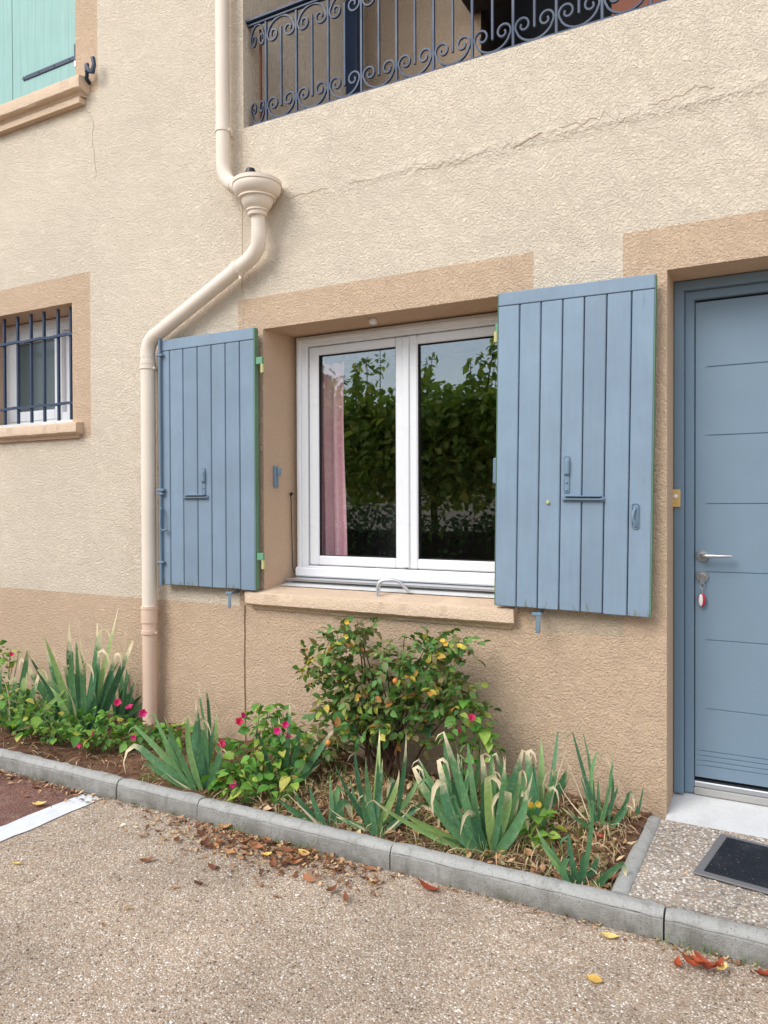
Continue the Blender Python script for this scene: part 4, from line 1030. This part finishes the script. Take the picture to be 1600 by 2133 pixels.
def flower_mesh(rad, mat, name='flower'):
    V = [(0, 0, -.012)]; n = 10
    for i in range(n): a = 2*pi*i/n; V.append((rad*.35*cos(a), rad*.35*sin(a), 0))
    for i in range(n):
        a = 2*pi*i/n; q = rad*(1 if i % 2 == 0 else .74); V.append((q*cos(a), q*sin(a), rad*.22))
    F_ = [(0, 1+i, 1+(i+1) % n) for i in range(n)]+[(1+i, 11+i, 11+(i+1) % n, 1+(i+1) % n) for i in range(n)]
    return simple_mesh(name, (V, F_), mat)
fl_mag = flower_mesh(.019, M['magenta']); fl_yel = flower_mesh(.013, M['yellow_petal']); fl_cream = flower_mesh(.017, M['cream_petal'])

def mirabilis(label, blobs, n_leaf, flowers, seed, base, n_stuff=0, size=1.0):
    """blobs: (x,y,z,rx,ry,rz) in world; flowers: (x,y,z)"""
    rr = random.Random(seed); e = empty('mirabilis_plant', base); tag(e, label, 'flowering plant', 'bushy pink flowered plants in the bed')
    bx_ = Vector(base); tot = sum(b[3]*b[5] for b in blobs); stems = MB(); SV, SF = [], []
    def sample():
        r_ = rr.uniform(0, tot)
        for b in blobs:
            r_ -= b[3]*b[5]
            if r_ <= 0: break
        while True:
            q = Vector((rr.uniform(-1, 1), rr.uniform(-1, 1), rr.uniform(-1, 1)))
            if q.length <= 1: break
        q = q*(.55+.45*rr.random())/max(q.length, .3) if rr.random() < .5 else q
        return Vector((b[0]+q.x*b[3], b[1]+q.y*b[4], max(b[2]+q.z*b[5], soil_z(b[0], b[1])+.012))), q
    for i in range(n_leaf+n_stuff):
        p, q = sample(); p.y = min(p.y, -.015)
        if p.y < -.74: p.z = max(p.z, .10)
        az = math.atan2(q.y, q.x)+rr.gauss(0, .8); s = size*rr.uniform(.45, 1.0)
        rot = Euler((rr.gauss(0, .45), rr.gauss(.05, .45), az), 'XYZ')
        if i < n_leaf:
            o = link('leaf', rr.choice(mira_leaf), None, e); o.location = p-bx_; o.rotation_euler = rot; o.scale = (s, s, s)
        else:
            v, f = leaf_shape(.045*s, .03*s, .25, .3, 2, .3); k_ = len(SV); M4 = Matrix.Translation(p) @ rot.to_matrix().to_4x4()
            SV.extend([tuple(M4 @ Vector(c_)) for c_ in v]); SF.extend([tuple(j+k_ for j in c_) for c_ in f])
    for b in blobs:
        for k_ in range(max(3, int(b[3]*60))):
            p, q = sample(); g = bx_+Vector((rr.gauss(0, .04)+(p.x-bx_.x)*.55, (p.y-bx_.y)*.4, 0)); g.z = soil_z(g.x, g.y)-.005
            stems.tube([g, g*.55+p*.45+Vector((0, 0, .03)), p], [.0035, .003, .002], 5)
    o = stems.build('stems', M['stem'], e, True); o.location = -bx_
    if SV:
        o = link('foliage', simple_mesh('foliage', (SV, SF), M['mirabilis_stuff']), None, e); o.location = -bx_; o['kind'] = 'stuff'
    for (x, y, z) in flowers:
        o = link('flower', fl_mag, None, e); o.location = Vector((x, y, z))-bx_; s = rr.uniform(.85, 1.25); o.scale = (s, s, s)
        o.rotation_euler = (R(62)+rr.gauss(0, .4), rr.gauss(0, .35), R(27)+rr.gauss(0, .5))
    return e

mirabilis('wide leafy bush with pink flowers at the far left, before the drainpipe', [(-3.65, -.50, .17, .24, .15, .09), (-3.32, -.44, .17, .22, .16, .10), (-3.06, -.36, .15, .18, .14, .08), (-3.96, -.46, .22, .18, .14, .13), (-2.90, -.30, .16, .12, .1, .06)], 295,
          [(-3.158, -.45, .33), (-3.07, -.45, .316), (-2.974, -.45, .298), (-3.283, -.52, .17), (-3.321, -.56, .115), (-3.01, -.48, .171)], 31, (-3.4, -.42, .07), 420)
mirabilis('leafy pink flowered plant at the left edge, against the wall', [(-4.40, -.25, .43, .12, .1, .10), (-4.5, -.3, .25, .15, .12, .12)], 60, [(-4.279, -.27, .449)], 32, (-4.45, -.28, .07), 60)
mirabilis('bright green pink flowered bush at the kerb, left of the rose bush', [(-2.24, -.35, .33, .11, .12, .10), (-2.14, -.36, .25, .12, .12, .10), (-2.41, -.50, .19, .10, .10, .08), (-2.22, -.47, .18, .16, .12, .10), (-2.20, -.66, .135, .13, .08, .07), (-2.05, -.52, .13, .10, .1, .07)], 290,
          [(-2.095, -.42, .35), (-2.082, -.42, .30), (-2.344, -.42, .356), (-2.365, -.42, .318), (-2.519, -.55, .218), (-2.391, -.52, .242), (-2.385, -.54, .197), (-2.157, -.72, .16), (-2.12, -.45, .325), (-2.35, -.44, .335), (-2.36, -.55, .225)], 33, (-2.24, -.45, .07), 120)
mirabilis('pink flowered shoot mingling with the right side of the rose bush', [(-1.243, -.25, .44, .10, .09, .09), (-1.19, -.24, .35, .08, .08, .08), (-1.29, -.25, .30, .07, .08, .12), (-1.28, -.24, .50, .06, .06, .05)], 95,
          [(-1.209, -.32, .474), (-1.264, -.33, .415)], 34, (-1.27, -.22, .07), 20)
e = mirabilis('low yellow green leafy sprig right of the largest iris clump', [(-.90, -.42, .17, .07, .07, .05), (-.88, -.44, .12, .08, .07, .05)], 34, [], 35, (-.89, -.42, .07), 0)
for k_ in range(4):
    o = link('flower', fl_yel, None, e); o.location = (random.gauss(-.01, .015), -.05+random.gauss(0, .01), .15+random.gauss(0, .012)); o.rotation_euler = (R(50)+random.gauss(0, .4), random.gauss(0, .4), R(27))
for k_, (x, y, z) in enumerate(((-3.70, -.50, .30), (-3.52, -.46, .31), (-3.78, -.5, .26), (-3.60, -.48, .33))):
    pass

# ---- rose bush
rb = empty('rose_bush', (-1.70, -.17, .07)); tag(rb, 'rose bush with yellowing leaves and brown stems under the window', 'rose bush')
RB = Vector((-1.70, -.17, .07)); rr = random.Random(5)
blobs = [(-1.871, .719, .12, .10), (-1.978, .60, .12, .09), (-1.767, .53, .16, .12), (-1.543, .68, .14, .11), (-1.366, .73, .10, .09), (-1.425, .57, .16, .12), (-1.617, .43, .17, .12), (-1.886, .36, .12, .10), (-1.30, .50, .08, .08), (-2.02, .22, .10, .08), (-1.80, .80, .05, .04), (-1.76, .38, .10, .07), (-1.90, .46, .10, .08)]
can = []
for (bx_, bz_, rx_, rz_) in blobs:
    for k_ in range(2):
        tip = Vector((bx_+rr.uniform(-.8, .8)*rx_, -.24+rr.uniform(-.13, .10), bz_+rr.uniform(.2, 1.0)*rz_))
        g = RB+Vector((rr.gauss(0, .035), rr.gauss(0, .025), -.02))
        c1 = g+Vector(((tip.x-g.x)*.22, rr.gauss(-.02, .03), (tip.z-g.z)*.55))
        can.append((g, c1, tip))
cm = [MB() for _ in range(6)]
for i, (g, c1, tip) in enumerate(can):
    pts = bez(g, c1, tip, 7); cm[i % 6].tube(pts, [.0065-.0007*j for j in range(8)], 6)
for q in cm:
    o = q.build('cane', M['cane'], rb, True); o.location = -RB
o = MB().tube([RB+Vector((-.02, 0, -.03)), RB+Vector((-.01, 0, .05)), RB+Vector((.01, -.01, .12)), RB+Vector((.02, -.01, .2))], [.028, .022, .017, .010], 9).build('trunk', M['cane'], rb, True); o.location = -RB
nl = 0; leafpos = []
wts = [b[2]*b[3] for b in blobs]
while nl < 300:
    b = rr.choices(blobs, wts)[0]
    q = Vector((rr.uniform(-1, 1), rr.uniform(-1, 1), rr.uniform(-1, 1)))
    if q.length > 1: continue
    p = Vector((b[0]+q.x*b[2], -.235+q.y*.15, b[1]+q.z*b[3]))
    p.y = min(p.y, -.04)
    out = Vector((p.x-RB.x, p.y-RB.y-.06, 0)); az = math.atan2(out.y, out.x)+rr.gauss(0, .9)
    o = link('leaf', rr.choice(rose_leaf), None, rb); o.location = p-RB
    o.rotation_euler = (rr.gauss(0, .5), rr.gauss(.1, .45), az); s = rr.uniform(.7, 1.15); o.scale = (s, s, s); nl += 1
IV, IF = [], []
for k_ in range(330):
    b = rr.choices(blobs, wts)[0]; q = Vector((rr.gauss(0, .5), rr.gauss(0, .5), rr.gauss(0, .5)))
    p = Vector((b[0]+q.x*b[2], min(-.03, -.21+q.y*.12), b[1]+q.z*b[3])); v, f = compound(.065, 900+k_)
    M4 = Matrix.Translation(p) @ Euler((rr.gauss(0, .6), rr.gauss(.1, .5), rr.uniform(0, 6.28))).to_matrix().to_4x4(); k2 = len(IV)
    IV += [tuple(M4 @ Vector(c_)) for c_ in v]; IF += [tuple(j+k2 for j in c_) for c_ in f]
o = link('foliage', simple_mesh('foliage', (IV, IF), M['rose']), None, rb); o.location = -RB; o['kind'] = 'stuff'
for (x, z, me) in ((-1.729, .506, fl_yel), (-1.778, .845, fl_yel), (-1.232, .785, fl_yel), (-1.297, .79, fl_yel), (-1.31, .80, fl_yel), (-1.78, .78, fl_yel)):
    o = link('flower', me, None, rb); o.location = Vector((x, -.39, z))-RB; o.rotation_euler = (R(65)+rr.gauss(0, .4), rr.gauss(0, .4), R(27)+rr.gauss(0, .5))
hip = MB().lathe([(.003, -.013), (.010, -.008), (.0125, 0), (.010, .008), (.004, .012)], 12).mesh('rose_hip', True); hip.materials.append(M['hip'])
for (x, y, z) in ((-1.86, -.42, .30), (-1.55, -.36, .60)):
    o = link('rose_hip', hip, None, rb); o.location = Vector((x, y, z))-RB

# ---- straw, dead leaf crumbs and weeds in the bed (uncountable)
def ribbons(name, label, cat, n, pos, mat, L0, L1, W, lift, flat=True, seed=1):
    rr = random.Random(seed); V, F_ = [], []
    for i in range(n):
        x, y, z = pos(rr); a = rr.uniform(0, 2*pi); L = rr.uniform(L0, L1); w = W*rr.uniform(.5, 1.3)
        d = Vector((cos(a), sin(a), 0)); sd_ = Vector((-d.y, d.x, 0)); c_ = rr.gauss(0, .35)
        h = lift*rr.random(); k_ = len(V); tw = rr.uniform(-.8, .8)
        for j in range(5):
            f = j/4; p = Vector((x, y, z+.003))+d*L*f+sd_*c_*L*f*f+UP*(h*4*f*(1-f) if flat else L*(1.4*f-.5*f*f))
            if not flat: p = Vector((x, y, z))+(d*.45*f*f+UP*(1.0*f-.25*f*f))*L
            ww = w*(1-.85*abs(2*f-1)**2.5 if flat else 1-f*.95)
            s2 = sd_*cos(tw)+UP*sin(tw)*.6
            V += [p-s2*ww/2, p+s2*ww/2]
        for j in range(4): F_.append((k_+2*j, k_+2*j+1, k_+2*j+3, k_+2*j+2))
    return tag(link(name, simple_mesh(name, (V, F_), mat)), label, cat, kind='stuff')
def bed(x0, x1, y0=-.72, y1=-.04):
    def f(rr):
        x, y = rr.uniform(x0, x1), rr.uniform(y0, y1); return x, y, soil_z(x, y)
    return f
def bed_dense(rr):
    x = -.58-1.7*rr.random()**1.1; y = rr.uniform(-.72, -.05); return x, y, soil_z(x, y)
ribbons('straw', 'pale dry grass and straw matted between the iris clumps', 'straw', 1900, bed_dense, M['straw'], .03, .14, .0036, .045, seed=3)
ribbons('straw', 'thin brown straw and twigs on the bare soil at left', 'straw', 520, bed(-4.4, -2.2), M['straw'], .04, .13, .0035, .03, seed=4)
ribbons('grass', 'short green weeds sprouting through the litter in the bed', 'grass', 1300, bed(-2.8, -.60, -.72, -.15), M['grass'], .03, .12, .004, 0, False, seed=5)
def tuft(cx, cy, z, s, n, sx=None):
    return lambda rr: (cx+rr.gauss(0, sx or s), cy+rr.gauss(0, s*.4), z)
for k_, (lab, cx, cy, z, sx, n) in enumerate((
        ('little green grass tuft in the kerb base left of the leaf drift', -2.12, -.812, .0, .06, 60),
        ('grass blades growing at the kerb joint near the right edge', -.36, -.812, .0, .05, 26),
        ('grass blades below the right end of the kerb', -.16, -.812, .0, .09, 46),
        ('green weeds along the kerb base inside the leaf drift', -1.75, -.82, .0, .10, 60))):
    ribbons('grass', lab, 'grass', n, tuft(cx, cy, z, .012, n, sx), M['grass'], .015, .06, .003, 0, False, seed=80+k_)
def crumbs(name, label, cat, n, pos, s0, s1, seed, mat='dead_stuff'):
    rr = random.Random(seed); V, F_ = [], []
    for i in range(n):
        x, y, z = pos(rr); s = s0+(s1-s0)*rr.random()**2; v, f = leaf_shape(s, s*rr.uniform(.35, .7), rr.uniform(-.5, .8), rr.uniform(-.4, .4), 2, .1)
        M4 = Matrix.Translation((x, y, z+.004+s*.08)) @ Euler((rr.gauss(0, .35), rr.gauss(0, .3), rr.uniform(0, 6.28))).to_matrix().to_4x4()
        k_ = len(V); V += [tuple(M4 @ Vector(p)) for p in v]; F_ += [tuple(j+k_ for j in q) for q in f]
    return tag(link(name, simple_mesh(name, (V, F_), M[mat]), None), label, cat, kind='stuff')
crumbs('leaf_litter', 'brown broken leaves covering the bed beside the porch kerb', 'leaf litter', 2400, bed_dense, .010, .05, 6)
crumbs('leaf_litter', 'dark leaf crumbs scattered on the soil at left', 'leaf litter', 700, bed(-4.4, -2.2), .008, .035, 7)
def drift(rr):
    while True:
        x = rr.gauss(-1.85, .27); y = -.815-abs(rr.gauss(0, .10))
        if -2.6 < x < -1.3: return x, y, 0.002
def kerbline(rr):
    return rr.uniform(-3.9, .1), -.805-abs(rr.gauss(0, .022)), 0.002
def bayside(rr):
    return rr.uniform(-3.9, -2.8), -.81-abs(rr.gauss(0, .06)), 0.002
crumbs('leaf_litter', 'drift of brown leaf crumbs on the gravel against the kerb', 'leaf litter', 1900, drift, .006, .028, 8)
crumbs('leaf_litter', 'thin line of brown debris along the foot of the kerb', 'leaf litter', 1300, kerbline, .004, .018, 9)
crumbs('leaf_litter', 'brown leaf bits along the kerb on the red parking bay', 'leaf litter', 330, bayside, .006, .03, 10)
crumbs('leaf_litter', 'sparse tiny leaf specks spread over the gravel courtyard', 'leaf litter', 420, lambda rr: (rr.uniform(-2.8, .1), -.82-1.4*rr.random()**1.6, .002), .003, .013, 12)

# ---- single fallen leaves
def dead_leaf_mesh(L, W, curl, seed):
    rr = random.Random(seed); V, F_ = [], []; n = 6
    for i in range(n+1):
        t_ = i/n; w = W*.5*max(.02, sin(pi*(t_*.93+.05))**.8)*(1+rr.gauss(0, .08))
        z0 = curl*L*(t_-.5)**2*1.6
        V += [(L*(t_-.5), -w*cos(curl*.8), z0+w*abs(curl)*.9+rr.gauss(0, .001)), (L*(t_-.5), 0, z0), (L*(t_-.5), w*cos(curl*.8), z0+w*abs(curl)*.7+rr.gauss(0, .001))]
    for i in range(n):
        a = i*3; F_ += [(a, a+1, a+4, a+3), (a+1, a+2, a+5, a+4)]
    V += [(-L*.5, -.0012, 0), (-L*.5, .0012, 0), (-L*.72, .0012, .004), (-L*.72, -.0012, .004)]; k_ = len(V)-4; F_.append((k_, k_+1, k_+2, k_+3))
    return V, F_
def fallen(label, x, y, L, mat, curl=.5, rot=None, z=.004, group=None, W=None, seed=0, tilt=0):
    me = simple_mesh('fallen_leaf', dead_leaf_mesh(L, W or L*.5, curl, seed), M[mat]); o = link('fallen_leaf', me)
    o.location = (x, y, z); o.rotation_euler = (tilt, tilt*.5, rot if rot is not None else random.uniform(0, 6.28)); return tag(o, label, 'leaf', group)
fallen('large orange brown curled leaf lying on gravel by the kerb, mid picture', -1.152, -.858, .092, 'red_leaf', .45, R(-14), seed=1, W=.036)
fallen('pale yellow leaf on gravel touching the kerb, right of middle', -.523, -.858, .055, 'yellow_leaf', .35, R(10), seed=2, W=.04)
fallen('pale cream leaf lying alone on the open gravel at lower right', -.514, -1.10, .045, 'yellow_leaf', .25, R(-10), seed=3, W=.036)
fallen('flat pinkish leaf near the kerb above the rust red heap', -.291, -.853, .052, 'dead', .12, R(-22), seed=4, W=.022)
fallen('yellow leaf lying on the red parking bay', -2.983+.0-.06, -1.012, .062, 'yellow_leaf', .5, R(40), seed=5, W=.05)
fallen('small brown leaf on the red parking bay, behind the yellow one', -3.19, -.97, .04, 'dead', .4, R(12), seed=6)
fallen('pale curled leaf at the far left end of the kerb foot', -3.48, -.853, .05, 'dead', .5, R(60), seed=7)
fallen('tan leaf against the kerb foot on the red parking bay', -3.25, -.875, .055, 'dead', .4, R(-20), seed=8)
for k_, (x, y, L, rt) in enumerate(((-.316, -.925, .055, 95), (-.275, -.905, .06, 10), (-.241, -.892, .07, -20), (-.232, -.915, .062, 35), (-.205, -.895, .055, 80), (-.26, -.918, .05, 140))):
    fallen('rust red curled leaf in the small heap at lower right', x, y, L, 'red_leaf', .85, R(rt), group='rust red leaves heaped by the kerb', seed=20+k_, z=.006+.004*k_, tilt=.2)
fallen('cream torn leaf on top of the rust red heap', -.195, -.905, .05, 'yellow_leaf', .5, R(70), seed=30, z=.022)
fallen('rust red leaf cut by the right picture edge', -.088, -.85, .06, 'red_leaf', .8, R(40), seed=31)
rr = random.Random(77)
for k_ in range(46):
    x, y, _ = drift(rr)
    fallen('dry brown leaf in the drift against the kerb, left of middle', x, y, rr.uniform(.03, .065), 'dead' if rr.random() < .96 else 'yellow_leaf', rr.uniform(.2, .9), rr.uniform(0, 6.28), .006+.008*rr.random(), 'brown leaves drifted against the kerb', seed=100+k_, tilt=rr.gauss(0, .3))
for k_, (lab, x, y, L) in enumerate((
        ('pinkish upright curled leaf at the kerb, right end of the drift', -1.70, -.825, .075), ('tan pointed leaf at the right end of the drift', -1.69, -.93, .07),
        ('salmon leaf in the middle of the drift front', -2.06, -.965, .06), ('brown curled leaf out on the gravel, left of the drift', -2.20, -1.18, .06),
        ('small brown leaf scrap left of the drift on bare gravel', -2.38, -1.03, .035), ('brown scrap below the white bay line', -2.53, -1.0, .035),
        ('single dark brown scrap low on the open gravel at left', -1.96, -1.28, .03), ('brown twisted scrap on the gravel below the drift', -1.90, -1.22, .045),
        ('tiny brown leaf bit at the lower left gravel', -2.0, -1.46, .025), ('orange brown bit on gravel below the middle of the drift', -1.60, -1.16, .025),
        ('lowest brown leaf bit on the gravel at left', -1.99, -1.57, .022), ('yellow moss scrap at the left edge of the gravel', -2.62, -1.43, .04),
        ('white paper scrap on the gravel near the bay line', -2.47, -.98, .026))):
    fallen(lab, x, y, L, 'cream_petal' if 'white' in lab else 'yellow_leaf' if 'yellow' in lab else 'dead', .6, seed=200+k_, tilt=.1)
for k_ in range(34):
    x = -.57-rr.random()*.75; y = rr.uniform(-.70, -.08)
    fallen('brown dead leaf among the litter in the bed beside the porch', x, y, rr.uniform(.035, .07), 'dead' if rr.random() < .75 else 'red_leaf', rr.uniform(.2, .8), rr.uniform(0, 6.28), soil_z(x, y)+.014, 'dead leaves littering the bed by the porch', seed=300+k_, tilt=rr.gauss(0, .3))

# ================================================================== ACROSS THE COURTYARD (seen mirrored in the window glass)
def foliage_mesh(name, pts, s0, s1, mat, seed):
    rr = random.Random(seed); V, F_ = [], []
    for p in pts:
        s = rr.uniform(s0, s1); v, f = leaf_shape(s, s*.62, .25, .3, 2, .2)
        M4 = Matrix.Translation(p) @ Euler((rr.gauss(0, .6), rr.gauss(.3, .5), rr.uniform(0, 6.28))).to_matrix().to_4x4(); k_ = len(V)
        V += [tuple(M4 @ Vector(q)) for q in v]; F_ += [tuple(j+k_ for j in q) for q in f]
    return simple_mesh(name, (V, F_), mat)
def tree(label, x, y, h, blobs, shoots, seed, n):
    rr = random.Random(seed); e = empty('tree', (x, y, 0)); tag(e, label, 'tree', 'trees across the courtyard')
    tk = MB().tube([(0, 0, -.03), (.02, 0, .6), (0, .02, 1.4), (.03, 0, 2.0)], [.07, .055, .05, .04], 10)
    for b in blobs: tk.tube([(0, .02, 1.55), (b[0]*.5, b[1]*.5, 1.55+(b[2]-1.55)*.6), (b[0], b[1], b[2])], [.045, .03, .012], 6)
    pts = []
    for i in range(n):
        b = rr.choice(blobs)
        q = Vector((rr.gauss(0, 1), rr.gauss(0, 1), rr.gauss(0, 1))).normalized()*(rr.random()**.45)
        pts.append(Vector((b[0]+q.x*b[3], b[1]+q.y*b[3], b[2]+q.z*b[4])))
    for k_ in range(shoots):
        b = rr.choice(blobs); bx_, by_ = b[0]+rr.uniform(-.8, .8)*b[3], b[1]+rr.uniform(-.5, .5)*b[3]; L = rr.uniform(.5, 1.2); z0 = b[2]+b[4]*.5
        lean = rr.gauss(0, .15)
        tk.tube([(bx_, by_, z0), (bx_+lean*L, by_, z0+L)], [.012, .005], 5)
        for j in range(34):
            f = rr.random(); pts.append(Vector((bx_+lean*L*f+rr.gauss(0, .05), by_+rr.gauss(0, .05), z0+L*f)))
    tk.build('trunk', M['bark'], e, True)
    o = link('crown', foliage_mesh('crown', pts, .08, .18, M['tree'], seed+1), None, e); o['kind'] = 'stuff'
    return e
tree('leafy green street tree across the courtyard, mirrored in the window glass', -5.2, -7.4, 3.6, [(0, 0, 2.1, 1.1, .85), (-1.0, .1, 2.1, .9, .8), (.95, 0, 2.15, 1.0, .88), (.3, .2, 2.7, .9, .55), (2.0, 0, 2.15, 1.0, .85), (-.7, -.2, 2.65, .85, .5), (1.4, 0, 2.7, .9, .5), (-1.5, 0, 2.4, .7, .7), (2.9, 0, 2.3, 1.0, .8)], 40, 21, 20000)
tree('second street tree across the courtyard, right of the mirrored one', -1.0, -7.8, 3.6, [(0, 0, 2.3, .95, .8), (-.8, .1, 2.3, .8, .7), (.8, 0, 2.4, .9, .75), (.2, .2, 2.8, .7, .5)], 12, 22, 5000)
tree('added tall tree across the courtyard, darkening the reflection over the curtain', -8.15, -8.0, 4.6, [(0, 0, 2.2, .85, .9), (-.6, .1, 2.6, .7, .8), (.1, 0, 3.2, .75, .8), (-.3, .2, 3.9, .6, .7), (-1.2, 0, 2.4, .8, 1.0), (.2, 0, 1.5, .6, .6)], 6, 23, 9000)  # added tree: blocks the sky reflection in front of the curtain
hd = empty('hedge', (-4, -6.6, 0)); tag(hd, 'clipped dark hedge across the courtyard, mirrored low in the window', 'hedge')
rr = random.Random(3); pts = []
for i in range(9000):
    x = rr.uniform(-9, 5); z = 1.24*rr.random()**.6; y = rr.uniform(-.42, .42)
    if rr.random() < .5: y = .42*(1 if rr.random() < .7 else -1)+rr.gauss(0, .05)
    pts.append(Vector((x, y, z+.08*sin(x*2.3)+rr.gauss(0, .04)+(.1 if rr.random() < .05 else 0))))
o = link('foliage', foliage_mesh('foliage', pts, .06, .12, M['hedge'], 9), None, hd); o['kind'] = 'stuff'
MB().box(-9, 5, -.3, .3, -.03, .95).build('branches', M['wood_dark'], hd)
nh = empty('neighbour_house', (-8, -22, 0)); tag(nh, 'low cream house with tiled roof across the courtyard, mirrored in glass', 'house')
MB().box(-9, 9, -6, 0, -.04, 2.5).build('wall', M['far_wall'], nh)
MB().add([(-9.4, .4, 2.45), (9.4, .4, 2.45), (9.4, -6.4, 2.45), (-9.4, -6.4, 2.45), (-9.4, -3, 4.0), (9.4, -3, 4.0)], [(0, 1, 5, 4), (2, 3, 4, 5), (0, 4, 3), (1, 2, 5), (0, 3, 2, 1)]).build('roof', M['roof_tile'], nh)
for x in (3, 7):
    w = MB().cbox(x-.6, x+.6, -.02, .02, .95, 2.1, .01).build('window', M['pvc'], nh); MB().box(x-.52, x+.52, .021, .024, 1.02, 2.03).build('pane', M['frost'], w)
